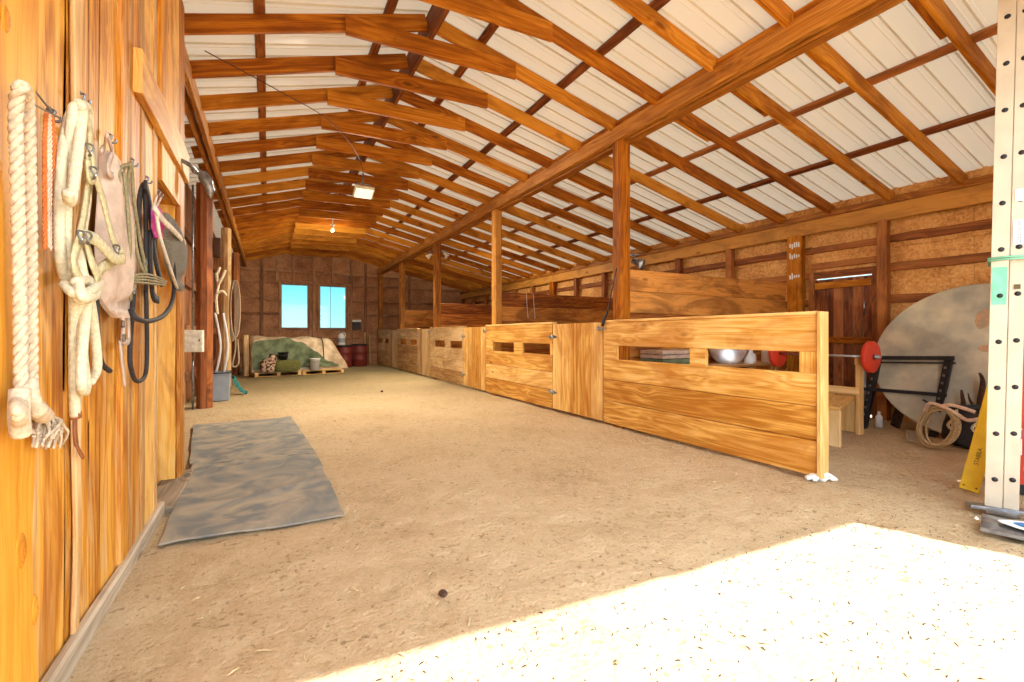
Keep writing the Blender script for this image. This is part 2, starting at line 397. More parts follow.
def glassmat():
    m, t, p, out = newmat('window_glass')
    tr = N(t, 'ShaderNodeBsdfTransparent'); tr.inputs[0].default_value = (.93, .97, .96, 1); gl = N(t, 'ShaderNodeBsdfGlossy'); gl.inputs['Roughness'].default_value = .05
    mx = N(t, 'ShaderNodeMixShader'); mx.inputs[0].default_value = .02; t.links.new(tr.outputs[0], mx.inputs[1]); t.links.new(gl.outputs[0], mx.inputs[2]); t.links.new(mx.outputs[0], out.inputs[0])
    return m
M_GLASS = glassmat()
def emit(name, col, st):
    m, t, p, out = newmat(name); p.inputs['Base Color'].default_value = (*col, 1); p.inputs['Emission Color'].default_value = (*col, 1); p.inputs['Emission Strength'].default_value = st; return m
M_LAMP = emit('lamp_glass', (1, .9, .75), .7)

# ------------------------------------------------------------------ dimensions
XL, XR, YF, YB = -.64, 7.8, -.15, 19.15      # near left wall face, right wall, front, back
XO = -1.25                                   # outer left wall beyond the near room
ZR, XRG = 4.62, 1.5                          # ridge
def zroof(x): return ZR - .28 * (XRG - x) if x < XRG else ZR - .22 * (x - XRG)
BAY0, BAY = 4.57, 3.68                       # first post, bay length
XS = 3.97                                    # stall front face

# ------------------------------------------------------------------ ground and shell
def fz(x, y):
    return .016 * noise.noise(V((x * 1.3, y * 1.3, 0))) + .014 * noise.noise(V((x * 4.0, y * 4.0, 3))) + .006 * noise.noise(V((x * 11, y * 11, 5)))
mb = MB(); mb.grid(lambda a, b: V((XO - .1 + a * (XR - XO + .2), YF - .3 + b * (YB - YF + .5), fz(XO - .1 + a * (XR - XO + .2), YF - .3 + b * (YB - YF + .5)))), 260, 520)
fl = struct(mb.build('floor', M_SAND, loc=(0, 0, 0)), 'sandy barn floor')
mb = MB(); mb.grid(lambda a, b: V((-60 + a * 130, -60 + b * 130, -.06)), 4, 4)
struct(mb.build('ground', M_SAND, loc=(0, 0, 0)), 'open sandy ground outside the barn')

# near left wall: upright rough planks, doorway at its far end
DY0, DY1, DZ = 3.80, 4.52, 2.24
mb = MB(); y = YF; k = 0
while y < DY0 - .02:
    wd = random.choice([.13, .17, .2, .26, .3]) * random.uniform(.9, 1.1)
    if k == 0: wd = 1.6
    y1 = min(y + wd, DY0)
    if DY0 - y1 < .07: y1 = DY0
    if k == 0:
        yy = y
        while yy < 1.45:
            mb.board((XL - .03, yy + .13, 0), (XL - .03, yy + .13, zroof(XL) - .05), .26, .03, (0, 1, 0)); yy += .26
        y = 1.41; k = 1; continue
    off = random.choice([0, 0, .012, .02])
    mb.board((XL - .03 + off, (y + y1) / 2, 0), (XL - .03 + off, (y + y1) / 2, zroof(XL) - .05), y1 - y + .02, .03, (0, 1, 0), .005, 26, .02, k, 0)
    y = y1; k += 1
# planks over the doorway and the pier beyond it
y = DY0
while y < 4.70:
    y1 = min(y + random.uniform(.15, .26), 4.72)
    z0 = DZ if y < DY1 - .02 else 0
    if y < DY1 < y1: y1 = DY1
    mb.board((XL + .0, (y + y1) / 2, z0), (XL + .0, (y + y1) / 2, zroof(XL) - .05), y1 - y, .03, (0, 1, 0), .004, 10, .006, k + 50); y = y1; k += 1
# end face of the pier, jamb and soffit lining
for i in range(3):
    x0 = XL - .02 - i * .2
    mb.board((x0 - .1, 4.72, 0), (x0 - .1, 4.72, zroof(XL) - .08), .2, .03, (1, 0, 0), .004, 12, .004, i + 90)
    mb.board((x0 - .1, DY1 + .0, 0), (x0 - .1, DY1 + .0, DZ), .2, .03, (1, 0, 0), .004, 12, .006, i + 95)
    mb.board((x0 - .1, DY0, DZ + .015), (x0 - .1, DY1, DZ + .015), .2, .03, (1, 0, 0))
    mb.board((x0 - .1, DY0 - .0, 0), (x0 - .1, DY0 - .0, DZ), .2, .03, (1, 0, 0))
mb.box(XL - .75, XL - .6, YF, 4.7, 0, 3.7)
wl = struct(mb.build('wall_left', W_LEFT, loc=(0, 0, 0)), 'near left wall of upright rough golden planks')
for k, (gy, gw, gz) in enumerate(((1.9, .09, 3.8), (2.3, .07, 3.8), (3.04, .06, 3.8), (3.32, .09, 3.8), (3.66, .07, 3.8))):
    m = MB(); m.board((XL - .002, gy, .06), (XL - .002, gy, gz), gw, .016, (0, 1, 0), .004, 40, .04, k + 300); m.build('weathered_strip', W_WEATH, wl)
mb = MB(); mb.board((XL + .008, YF, .03), (XL + .008, DY0, .03), .1, .04, (0, 0, 1), .01, 30, .015, 3)
mb.board((XL - .02, DY0, .02), (XL - .02, 4.75, .02), .2, .05, (1, 0, 0), .01, 6, .01, 5)
struct(mb.build('baseboard_left', W_GREY, loc=(0, 0, 0)), 'greyed sill board at the foot of the left wall')
mb = MB(); mb.board((XL + .025, 3.1, 2.62), (XL + .025, 4.75, 2.62), .24, .04, (0, 0, 1), .005, 12, .01, 8)
struct(mb.build('trim_1', W_LEFT, loc=(0, 0, 0)), 'wide board nailed over the doorway of the left wall')
mb = MB(); mb.box(XL - .03, XL + .05, 1.36, 1.5, 0, zroof(XL) - .1)
mb.board((XL + .03, 1.68, 0), (XL + .03, 1.68, zroof(XL) - .1), .26, .05, (0, 1, 0), .008, 40, .06, 77)
t2 = struct(mb.build('trim_2', W_SLAB, loc=(0, 0, 0)), 'waney edged slab upright beside the hanging rope')
t2['_o'] = (0, 0, 0)
for (ky, kz, ka, kb) in ((1.78, .42, .02, .045), (1.70, .62, .03, .05), (1.62, 2.0, .02, .035), (1.74, .1, .022, .05)):
    m = MB(); m.grid(lambda a, b: V((XL + .054 + .008 * math.cos(b * PI / 2), ky + ka * math.cos(a * 2 * PI) * math.sin(b * PI / 2), kz + kb * math.sin(a * 2 * PI) * math.sin(b * PI / 2))), 20, 5)
    m.build('knot', W_SLAB, t2)

# outer left wall beyond
mb = MB(); y = 4.6; k = 0
mb.box(XO - .09, XO - .05, 4.6, YB, -.1, 4.1)
while y < YB:
    mb.board((XO - .02, y + .11, 0), (XO - .02, y + .11, zroof(XO) + .2), .22, .03, (0, 1, 0)); y += .22
struct(mb.build('wall_left_far', W_DARK, loc=(0, 0, 0)), 'dark brown plank wall behind the left posts')
mb = MB()
for z in (.5, 1.3, 2.1, 2.9): mb.board((XO + .03, 4.8, z), (XO + .03, YB, z), .14, .05, (0, 0, 1))
struct(mb.build('trim_3', W_DARK, loc=(0, 0, 0)), 'horizontal girts on the far left wall')

# back wall with two window holes
WX = [(.43, 1.36), (1.77, 2.75)]; WZ = (1.46, 3.12)
xs = [XO] + [q for a in WX for q in a] + [4.1, XR]
mb = MB(); x = XO; pieces = []
cuts = sorted([XO, -.15, .43, 1.36, 1.77, 2.75, 3.35, 4.1, 5.3, 6.5, XR])
for i in range(len(cuts) - 1):
    a, b = cuts[i], cuts[i + 1]
    hole = (a, b) in WX
    zt = min(zroof(a), zroof(b))
    zs = [(0, .5), (.5, 1.05), (1.05, WZ[0])] + ([] if hole else [(WZ[0], 2.0), (2.0, 2.55), (2.55, WZ[1])]) + [(WZ[1], 3.6)]
    for (z0, z1) in zs:
        z1 = min(z1, 3.6, zt)
        if z1 > z0: mb.box(a + .003, b - .003, YB, YB + .03, z0 + .003, z1 - .003)
for (a, b) in [(XO, .43), (1.36, 1.77), (2.75, XR)]: mb.box(a, b, YB + .032, YB + .05, -.1, min(3.7, zroof(b)))
for (a, b) in WX: mb.box(a, b, YB + .032, YB + .05, -.1, WZ[0]); mb.box(a, b, YB + .032, YB + .05, WZ[1], 3.7)
# gable top: sloped pieces
gx = [XO, -.15, .43, 1.36, 1.5, 1.77, 2.75, 3.35, 4.1, 5.3, 6.5, XR]
for i in range(len(gx) - 1):
    a, b = gx[i], gx[i + 1]; z0 = min(3.6, zroof(a), zroof(b)) - .003
    mb.poly([(a, YB, z0), (b, YB, z0), (b, YB, zroof(b) + .03), (a, YB, zroof(a) + .03)], (0, .03, 0))
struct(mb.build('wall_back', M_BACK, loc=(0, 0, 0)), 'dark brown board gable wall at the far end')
mb = MB()
for z in (.5, 1.05, 3.2, 3.62): mb.board((XO, YB - .03, z), (XR, YB - .03, z), .1, .05, (0, 0, 1))
for z in (2.0, 2.55):
    mb.board((XO, YB - .03, z), (.36, YB - .03, z), .09, .05, (0, 0, 1)); mb.board((2.85, YB - .03, z), (XR, YB - .03, z), .09, .05, (0, 0, 1))
for x, z0 in ((-.2, 0), (.3, 3.2), (.85, 3.2), (1.565, 0), (2.25, 3.2), (2.95, 0), (3.5, 0), (5.3, 0), (6.5, 0)): mb.board((x, YB - .05, z0), (x, YB - .05, zroof(x) - .1), .1, .05, (1, 0, 0))
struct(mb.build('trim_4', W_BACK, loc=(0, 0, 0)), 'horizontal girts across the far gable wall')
for i, (a, b) in enumerate(WX):
    r = bpy.data.objects.new('window_%d' % (i + 1), None); COL.objects.link(r); r.location = ((a + b) / 2, YB, WZ[0]); r['_o'] = tuple(r.location)
    struct(r, ['left one of the two tall windows in the far wall', 'right one of the two tall windows in the far wall'][i])
    m2 = MB(); f = .07
    m2.box(a - f, a, YB - .06, YB + .05, WZ[0] - f, WZ[1] + f); m2.box(b, b + f, YB - .06, YB + .05, WZ[0] - f, WZ[1] + f)
    m2.box(a, b, YB - .06, YB + .05, WZ[0] - f, WZ[0]); m2.box(a, b, YB - .06, YB + .05, WZ[1], WZ[1] + f)
    m2.build('window_frame', W_BACK, r)
    m2 = MB(); g = .03
    m2.box(a, a + g, YB, YB + .03, WZ[0], WZ[1]); m2.box(b - g, b, YB, YB + .03, WZ[0], WZ[1]); m2.box(a + g, b - g, YB, YB + .03, WZ[0], WZ[0] + g); m2.box(a + g, b - g, YB, YB + .03, WZ[1] - g, WZ[1])
    if i == 1: m2.box((a + b) / 2 - .1, (a + b) / 2 - .085, YB, YB + .02, WZ[0] + g, WZ[1] - g)
    m2.build('sash', M_GREYP, r)
    m2 = MB(); m2.box(a + g, b - g, YB + .01, YB + .016, WZ[0] + g, WZ[1] - g, 0); m2.build('pane', M_GLASS, r)

# right wall: strand board between girts and posts
mb = MB(); y = YF
mb.box(XR + .025, XR + .05, YF, 3.36, -.1, 3.25); mb.box(XR + .025, XR + .05, 4.16, YB, -.1, 3.25); mb.box(XR + .025, XR + .05, 3.36, 4.16, 2.1, 3.25)
while y < YB:
    y1 = min(y + 1.22, YB)
    for z0, z1 in ((0, 1.22), (1.22, 2.44), (2.44, 3.32)):
        if y < 4.14 and y1 > 3.36 and z0 < 2.1:
            for (a, b) in ((y, 3.36), (4.16, y1)):
                if b - a > .02: mb.box(XR, XR + .02, a, b, z0, min(z1, 2.1))
            if z1 > 2.1: mb.box(XR, XR + .02, y, y1, 2.1, z1)
            continue
        mb.box(XR, XR + .02, y + .002, y1 - .002, z0 + .002, z1 - .002)
    y = y1
struct(mb.build('wall_right', M_OSB, loc=(0, 0, 0)), 'right wall of golden strand board')
WPY = [4.42 + 1.217 * i for i in range(-4, 13)]
mb = MB()
for z in (.25, .7, 1.2, 1.71, 2.16, 2.56):
    for (a, b) in ((YF, 3.3), (4.2, YB)):
        mb.board((XR - .03, a, z), (XR - .03, b, z), .11, .05, (0, 0, 1), .006, 40, .012, z)
for z in (2.3, 2.56): mb.board((XR - .03, 3.3, z), (XR - .03, 4.2, z), .09, .05, (0, 0, 1))
struct(mb.build('trim_5', W_PURL, loc=(0, 0, 0)), 'rough horizontal girts of the right wall')
mb = MB()
mb.board((XR - .12, YF, 2.93), (XR - .12, YB, 2.93), .24, .05, (0, 0, 1), .006, 60, .015, 5)
mb.board((XR - .1, YF, 3.08), (XR - .1, YB, 3.08), .16, .09, (1, 0, 0))
struct(mb.build('trim_6', W_BEAM, loc=(0, 0, 0)), 'long eave plate along the top of the right wall')
for i, y in enumerate(WPY):
    if y < 1.5: continue
    wide = abs(y - 4.42) < .01 or abs(y - 8.07) < .1 or abs(y - 11.72) < .2
    ww = .24 if wide else .12
    m2 = MB(); m2.board((XR - .09, y, 0), (XR - .09, y, 2.83), ww, .12, (0, 1, 0), .006, 10, .006, i)
    if abs(y - 3.2) < .05: lab = 'wall post at the right edge of the brown plank door'
    elif wide and y < 5: lab = 'wide wall post with white patches left of the brown plank door'
    elif y < 3: lab = 'wall post behind the big grey disc'
    else: lab = 'wall post behind the stalls, %s one beyond the brown plank door' % ['nearest', 'second', 'third', 'fourth', 'fifth', 'sixth', 'seventh', 'eighth', 'ninth', 'tenth', 'eleventh', 'twelfth', 'thirteenth'][i - 4 - (1 if y > 4.5 else 0)]
    m2o = tag(m2.build('wall_post', W_PURL if not wide else W_RAFT), lab, 'post', 'posts of the right wall')
    if wide and y < 5:
        random.seed(5)
        for z0 in (2.62, 2.45, 2.12):
            m3 = MB()
            for q in range(5): m3.box(XR - .155, XR - .15, y - .09 + q * .035, y - .07 + q * .035, z0 + random.uniform(0, .03), z0 + random.uniform(.06, .11), 0)
            m3.build('white_patch', M_WHITE, m2o)
# brown plank door in the right wall
d = bpy.data.objects.new('door_1', None); COL.objects.link(d); d.location = (XR, 3.76, 0); d['_o'] = (XR, 3.76, 0); struct(d, 'brown plank door in the right wall')
m2 = MB()
for i in range(6): m2.board((XR + .0, 3.42 + i * .135, .03), (XR + .0, 3.42 + i * .135, 2.08), .13, .03, (0, 1, 0))
dl_ = m2.build('door_leaf', W_DOOR, d)
m2 = MB(); m2.board((XR - .03, 3.37, 1.12), (XR - .03, 4.15, 1.12), .1, .03, (0, 0, 1)); m2.board((XR - .03, 3.37, 1.98), (XR - .03, 4.15, 1.98), .1, .03, (0, 0, 1)); m2.board((XR - .03, 3.37, .3), (XR - .03, 4.15, .3), .1, .03, (0, 0, 1)); m2.build('cross_board', W_RAFT, d)
m2 = MB(); m2.box(XR - .06, XR + .02, 4.16, 4.24, 0, 2.2); m2.box(XR - .06, XR + .02, 3.28, 3.36, 0, 2.2); m2.box(XR - .06, XR + .02, 3.36, 4.16, 2.1, 2.2); m2.build('door_frame', W_PURL, d)
m2 = MB(); m2.tube(spline([(XR - .03, 3.46, 1.7), (XR - .07, 3.45, 1.66), (XR - .07, 3.45, 1.58), (XR - .03, 3.46, 1.5)]), .008, 6); m2.build('door_handle', M_STEEL, dl_)

# front wall with the big opening behind the camera
OX0, OX1, OZ = XL - .1, 4.16, 3.5
def yf(x): return -.04 - .062 * (x + .64)
def fpan(m, pts): m.poly([(x, yf(x), z) for x, z in pts], (0, -.06, 0))
mb = MB()
fpan(mb, [(OX1, 0), (XR, 0), (XR, zroof(XR)), (OX1, zroof(OX1))]); fpan(mb, [(XO, 0), (OX0, 0), (OX0, zroof(OX0)), (XO, zroof(XO))])
fpan(mb, [(OX0, OZ), (OX1, OZ), (OX1, zroof(OX1)), (XRG, ZR), (OX0, zroof(OX0))])
struct(mb.build('wall_front', M_OSB, loc=(0, 0, 0)), 'front wall around the wide barn entrance')

# ------------------------------------------------------------------ roof
prof = []; y = YF - .3; P = .2286
while y < YB + .3:
    prof += [(y, 0), (y + .095, 0), (y + .105, .018), (y + .13, .018), (y + .14, 0), (y + .175, .0), (y + .18, .004), (y + .19, .004), (y + .195, 0)]; y += P
mb = MB()
for (xa, xb) in ((XO - .5, XRG), (XRG, XR + .4)):
    mb.grid(lambda a, b: V((xa + (xb - xa) * b, prof[round(a * (len(prof) - 1))][0], zroof(xa + (xb - xa) * b) + .03 + prof[round(a * (len(prof) - 1))][1])), len(prof) - 1, 1, False)
struct(mb.build('ceiling', M_ROOF, loc=(0, 0, 0)), 'white ribbed roof sheeting')

FY = [2.35 + .76 * i for i in range(-2, 22)]
def lr(y):
    m = MB(); z = lambda x: zroof(x) - .04 - .085
    return m.board((-.95, y + .22, z(-.95)), (XRG - .03, y + .02, z(XRG - .03)), .165, .042, (0, 0, 1), .004, 3, .0)
def rr(y):
    m = MB(); z = lambda x: zroof(x) - .04 - .085
    return m.board((XRG + .03, y, z(XRG + .03)), (4.0, y, z(4.0)), .165, .042, (0, 0, 1))
def orr(y):
    m = MB(); z = lambda x: zroof(x) - .04 - .085
    m.board((4.2, y + .045, z(4.2)), (4.95, y + .045, z(4.95)), .165, .042, (0, 0, 1))
    return m.board((4.0, y, z(4.0)), (XR - .05, y, z(XR - .05)), .165, .042, (0, 0, 1))
def tie(y):
    m = MB(); m.board((.66, y + .0, 4.195), (2.5, y - .045, 4.23), .185, .042, (0, 0, 1), .004, 8, .004, 4); return m
def ords(i):
    n = len(FY)
    a = ['nearest', 'second nearest', 'third nearest', 'fourth nearest', 'fifth nearest', 'sixth nearest', 'seventh nearest', 'eighth nearest', 'ninth nearest', 'tenth nearest', 'eleventh nearest', 'twelfth nearest']
    b = ['closest to the far wall', 'second from the far wall', 'third from the far wall', 'fourth from the far wall', 'fifth from the far wall', 'sixth from the far wall', 'seventh from the far wall', 'eighth from the far wall', 'ninth from the far wall', 'tenth from the far wall', 'eleventh from the far wall', 'twelfth from the far wall']
    return a[i] if i < 12 else b[n - 1 - i]
def mkraft(name, mbf, mat, lab, cat, grp, skip=0):
    first = None; k = 0
    for y in FY[skip:]:
        if first is None: o = first = mbf(y).build(name, mat, loc=(1.5, y, 4.0))
        else:
            o = first.copy(); COL.objects.link(o); o.location = (1.5, y, 4.0)
        tag(o, lab % ords(k + skip), cat, grp); k += 1
mkraft('rafter', lr, W_RAFT, 'rafter on the left roof slope above the aisle, %s', 'rafter', 'rafters of the left slope')
mkraft('rafter', rr, W_RAFT, 'rafter between the ridge and the long beam, %s', 'rafter', 'rafters between ridge and beam')
mkraft('rafter', orr, W_RAFT, 'rafter from the long beam down to the right wall, %s', 'rafter', 'rafters over the stalls')
mkraft('collar_tie', tie, W_RAFT, 'short level collar tie under the ridge, %s', 'collar tie', 'collar ties under the ridge')
def purl(x, lab, wdt=.09, dz=-.0, mat=W_PURL):
    m = MB(); z = zroof(x) - .02
    m.board((x, YF - .2 if x > -.5 else 4.8, z), (x, YB + .1, z), wdt, .038, (1, 0, -.28 if x > XRG else .28), .003, 60, .008, x)
    tag(m.build('purlin', mat, loc=(x, YF, z)), lab, 'purlin', 'purlins under the roof sheets')
purl(-.85, 'purlin nearest the left eave'); purl(-.07, 'purlin halfway up the left roof slope'); purl(1.08, 'purlin just left of the ridge')
purl(2.1, 'purlin just right of the ridge'); purl(3.15, 'purlin midway between the ridge and the long beam', .1)
purl(5.35, 'upper purlin over the stalls'); purl(6.55, 'lower purlin over the stalls', .1)
m = MB(); m.board((XRG, YF - .1, 4.43), (XRG, YB, 4.43), .3, .045, (0, 0, 1), .004, 60, .01, 2)
tag(m.build('ridge_board', W_PURL, loc=(XRG, YF, 4.3)), 'ridge board running under the roof peak', 'ridge board')
m = MB(); m.board((4.0, YF, 3.81), (4.0, YB, 3.81), .19, .08, (0, 0, 1), .006, 50, .01, 4); m.board((4.125, YF, 3.80), (4.125, YB, 3.80), .21, .13, (0, 0, 1), .006, 50, .012, 6)
bt = tag(m.build('roof_beam', W_BEAM, loc=(4.08, YF, 3.7)), 'long heavy beam carried on the row of stall posts', 'beam')
m = MB(); m.board((4.06, YF, 3.945), (4.06, YB, 3.945), .13, .06, (0, 0, 1)); m.build('upper_plate', W_RAFT, bt)
m = MB(); m.board((-.7, 4.72, 3.78), (-.7, YB, 3.78), .2, .05, (0, 0, 1), .004, 40, .01, 1); m.board((-.79, 4.72, 3.74), (-.79, YB, 3.74), .12, .05, (0, 0, 1))
tag(m.build('eave_beam', W_BEAM, loc=(-.72, 4.7, 3.7)), 'long eave beam above the left posts', 'beam')

# ------------------------------------------------------------------ posts
PW = ['bright round-edged post at the near end of the closed stalls', 'second post along the stall fronts', 'third post along the stall fronts', 'fourth post along the stall fronts', 'post at the far wall end of the stall row']
for i in range(5):
    y = BAY0 + BAY * i
    if i == 4: y = YB - .14
    m = MB(); m.board((4.075, y, 0), (4.075, y, 3.71), .17 if i else .19, .17, (0, 1, 0), .025, 16, .008, i)
    tag(m.build('post', W_BEAM if i else W_RAFT), PW[i], 'post', 'posts along the stalls')
LP = ['thick red brown post nearest on the left beyond the golden wall', 'second red brown post on the left with the coiled rope', 'third brown post on the left near the hay stack']
for i, y in enumerate((9.0, 12.5, 16.1)):
    m = MB(); m.board((-.92 + .06 * (i > 0), y, 0), (-.92 + .06 * (i > 0), y, 3.68), .24, .22 - .02 * (i > 0), (0, 1, 0), .07, 20, .012, i + 20)
    tag(m.build('post', W_POST if i != 1 else W_FAR), LP[i], 'post', 'posts along the left wall')
for i, y in enumerate((7.3, 10.8, 14.3)):
    m = MB(); m.board((XO + .1, y, 0), (XO + .1, y, 3.6), .14, .12, (0, 1, 0))
    tag(m.build('wall_post', W_DARK), ['dark wall stud left of the cream box', 'dark wall stud behind the white pipes', 'dark wall stud by the hay stack'][i], 'post', 'studs of the far left wall')

# ------------------------------------------------------------------ stalls
def hinge(parent, y, z, s=1):
    m = MB(); x = XS - .022
    m.poly([(x, y, z - .035), (x, y, z + .035), (x, y - s * .12, z + .012), (x, y - s * .14, z), (x, y - s * .12, z - .012)], (.008, 0, 0))
    m.poly([(x, y, z - .03), (x, y, z + .03), (x, y + s * .12, z + .012), (x, y + s * .14, z), (x, y + s * .12, z - .012)], (.008, 0, 0))
    m.tube([(x - .004, y, z - .04), (x - .004, y, z + .04)], .009, 8)
    return m.build('hinge', M_STEEL, parent)
def panel(y0, y1, lab, mat, slots, top=1.38, wheel=False, zs=.04):
    r = thing('stall_panel', lab, 'stall panel', (XS, (y0 + y1) / 2, 0), 'slotted stall front panels')
    rows = [(zs, .33), (.335, .61), (.615, .885), (1.06, top)]
    for a, b in rows:
        m = MB(); m.board((XS, y0, (a + b) / 2), (XS, y1, (a + b) / 2), b - a, .038, (0, 0, 1), .006, 8, .002, a + y0); m.build('board', mat, r)
    # blocks between the slots
    ys = [y0] + [q for s in slots for q in s] + [y1]
    for k in range(0, len(ys), 2):
        if ys[k + 1] - ys[k] > .01:
            m = MB(); m.box(XS - .019, XS + .019, ys[k], ys[k + 1], .885, 1.06); m.build('spacer_block', mat, r)
    for yy in [y0 + .06, y1 - .06] + ([(slots[0][1] + slots[1][0]) / 2]):
        m = MB(); m.board((XS + .045, yy, zs), (XS + .045, yy, top - .01), .12, .045, (0, 1, 0)); m.build('batten', mat, r)
    m = MB(); m.board((XS + .02, y0, top + .012), (XS + .02, y1, top + .012), .1, .028, (1, 0, 0)); m.build('cap_rail', mat, r)
    if wheel:
        m = MB(); m.board((XS + .01, y0 - .03, zs), (XS + .01, y0 - .03, top + .02), .11, .04, (1, 0, 0), .008); m.build('end_post', W_PALE, r)
    return r
pn = panel(2.1, 4.78, 'nearest slotted stall panel, its free end standing on the sand', W_FRESH, [(2.24, 3.17), (3.37, 4.52)], 1.37, True)
door_l = ['nearest plank stall door, right of the slotted panel with steel hinges', 'second stall door from the camera', 'third stall door from the camera', 'farthest stall door']
pan_l = ['second nearest slotted stall panel between two plank doors', 'third slotted stall panel from the camera', 'fourth slotted stall panel from the camera', 'farthest and smallest slotted stall panel at the far wall']
for i in range(4):
    a = 4.80 + 3.65 * i + (.06 if i else 0); b = a + 1.22
    mt = W_FRESH if i < 2 else W_FAR
    r = thing('stall_door', door_l[i], 'stall door', (XS, (a + b) / 2, 0), 'plank doors of the stalls')
    n = 5; wq = (b - a - .02) / n
    m = MB()
    for k in range(n): m.board((XS - .004, a + .01 + (k + .5) * wq, .05), (XS - .004, a + .01 + (k + .5) * wq, 1.37), wq - .004, .036, (0, 1, 0), .005)
    leaf_ = m.build('plank_leaf', mt, r)
    for z in (.3, 1.15):
        m = MB(); m.board((XS + .03, a + .02, z), (XS + .03, b - .02, z), .14, .03, (0, 0, 1)); m.build('ledge', mt, r)
    hinge(leaf_, b, 1.17); hinge(leaf_, b, .3)
    m = MB(); m.box(XS - .035, XS - .024, a - .07, a + .09, 1.27, 1.3); m.tube([(XS - .045, a - .03, 1.285), (XS - .045, a + .08, 1.285)], .009, 8); m.box(XS - .055, XS - .03, a + .06, a + .075, 1.25, 1.32); m.build('latch', M_STEEL, leaf_)
    e = 4.80 + 3.65 * (i + 1) + .05 if i < 3 else YB - .07
    L = e - b; s0, s1 = b + L * .03, e - L * .13
    if i == 3: s0, s1 = b + .05, e - .1
    mid = (s0 + s1) / 2
    panel(b + .005, e, pan_l[i], mt if i < 1 else W_FAR, [(s0, mid - .16), (mid + .16, s1)])
# stall partitions, boards running from post to right wall
dl = ['amber board partition behind the nearest slotted panel', 'second board partition, right of the second stall post, with twine loops', 'third board partition beyond the third stall post', 'farthest board partition between the stalls']
for i in range(4):
    y = BAY0 + BAY * i
    r = thing('partition', dl[i], 'partition', (5.9, y, 0), 'board partitions between stalls')
    for k in range(7):
        z0 = .03 + k * .292; z1 = min(z0 + .286, 2.07)
        m = MB(); m.board((4.17, y - .0, (z0 + z1) / 2), (XR - .16, y, (z0 + z1) / 2), z1 - z0, .04, (0, 0, 1), .006, 10, .004, k + i * 9); m.build('board', W_DIV if i else W_DIV, r)
    m = MB(); m.board((6.0, y + .05, 0), (6.0, y + .05, 2.0), .1, .05, (1, 0, 0)); m.build('upright', W_DIV, r)
# side boards beside the far post seen over the far panels
for i, x in enumerate((4.75, 4.92)):
    m = MB(); m.tube(spline([(x, 8.25 - .03, 2.06), (x + .01, 8.25 - .04, 1.8), (x + .03, 8.25 - .045, 1.55)]), .006, 5)
    tag(m.build('twine', M_WHITE), ['left strand of white twine hanging on the second partition', 'right strand of white twine hanging on the second partition'][i], 'twine', 'twine on the second partition')
# wrapped caster at the free end of the nearest panel
r = thing('caster_wheel', 'white wrapped caster under the free end of the nearest stall panel', 'wheel', (XS, 2.09, 0))
m = MB(); m.lathe([(0, -.02), (.03, -.02), (.045, -.008), (.045, .008), (.03, .02), (0, .02)], (XS + .02, 2.08, .045), 16, (1, .2, 0)); m.build('wheel', M_WHITE, r)
m = MB()
for k in range(9):
    t = k * 1.7; m.tube(spline([(XS - .05 + .03 * math.sin(t), 2.13 + .04 * math.cos(t), .02), (XS + .02, 2.09 + .05 * math.sin(t), .07), (XS + .08 + .02 * math.cos(t), 2.06 + .05 * math.sin(2 * t), .025)]), .014, 6)
m.build('wrapping', M_WHITE, r)
# rubber strap from the first post to the door
m = MB(); m.tube(spline([(3.96, 4.53, 2.06), (3.93, 4.58, 1.8), (3.93, 4.68, 1.5), (3.93, 4.74, 1.42), (3.925, 4.77, 1.32)]), [.012] * 12 + [.02] * 6 + [.03] * 7, 8, flat=(.4, (1, 0, 0)))
tag(m.build('strap', M_STRAPB), 'black rubber strap slung from the first stall post to the door', 'strap')
# lamp on first post top of partition
def spot(loc, dirv, lab, grp=None, watt=0, ml=M_WHITE):
    loc = V(loc); dv = V(dirv).normalized()
    r = thing('spot_lamp', lab, 'lamp', loc, grp)
    m = MB(); m.tube([loc, loc + V((0, 0, .08))], .012, 8); m.tube([loc + V((0, 0, .09)), V((4.075 + (.06 if loc.x > 4.07 else -.06), 4.57 + 7.36 * (loc.y > 8), loc.z + .09))], .014, 8); m.lathe([(.0, 0), (.035, 0), (.035, .02), (0, .02)], loc + V((0, 0, .08)), 12); m.build('bracket', M_SIG, r)
    m = MB(); m.lathe([(.0, -.05), (.03, -.05), (.035, 0), (.065, .07), (.068, .1), (.06, .1)], loc, 16, dv); shd = m.build('lamp_shade', ml, r)
    m = MB(); m.lathe([(0, .085), (.03, .08), (.06, .07)], loc, 16, dv); m.build('bulb', M_LAMP if watt else M_WHITE, shd)
    if watt:
        ld = bpy.data.lights.new('spot_light', 'SPOT'); ld.energy = watt; ld.spot_size = 2.4; ld.spot_blend = .6; ld.shadow_soft_size = .06; ld.color = (1, .85, .62)
        lo = bpy.data.objects.new('spot_light', ld); COL.objects.link(lo); lo.parent = r; lo.location = dv * .13; lo.rotation_euler = dv.to_track_quat('-Z', 'Y').to_euler()
    return r
spot((3.86, 11.9, 3.36), (-.6, .25, -.6), 'white spot lamp on the left side of the third stall post', 'twin spot lamps', 420)
spot((4.29, 11.9, 3.42), (.6, -.1, -.6), 'white spot lamp on the right side of the third stall post', 'twin spot lamps', 250)
spot((4.26, 4.5, 2.16), (.2, -.6, -.3), 'small grey lamp clamped to the first stall post above the nearest partition', None, 0, M_SIG)
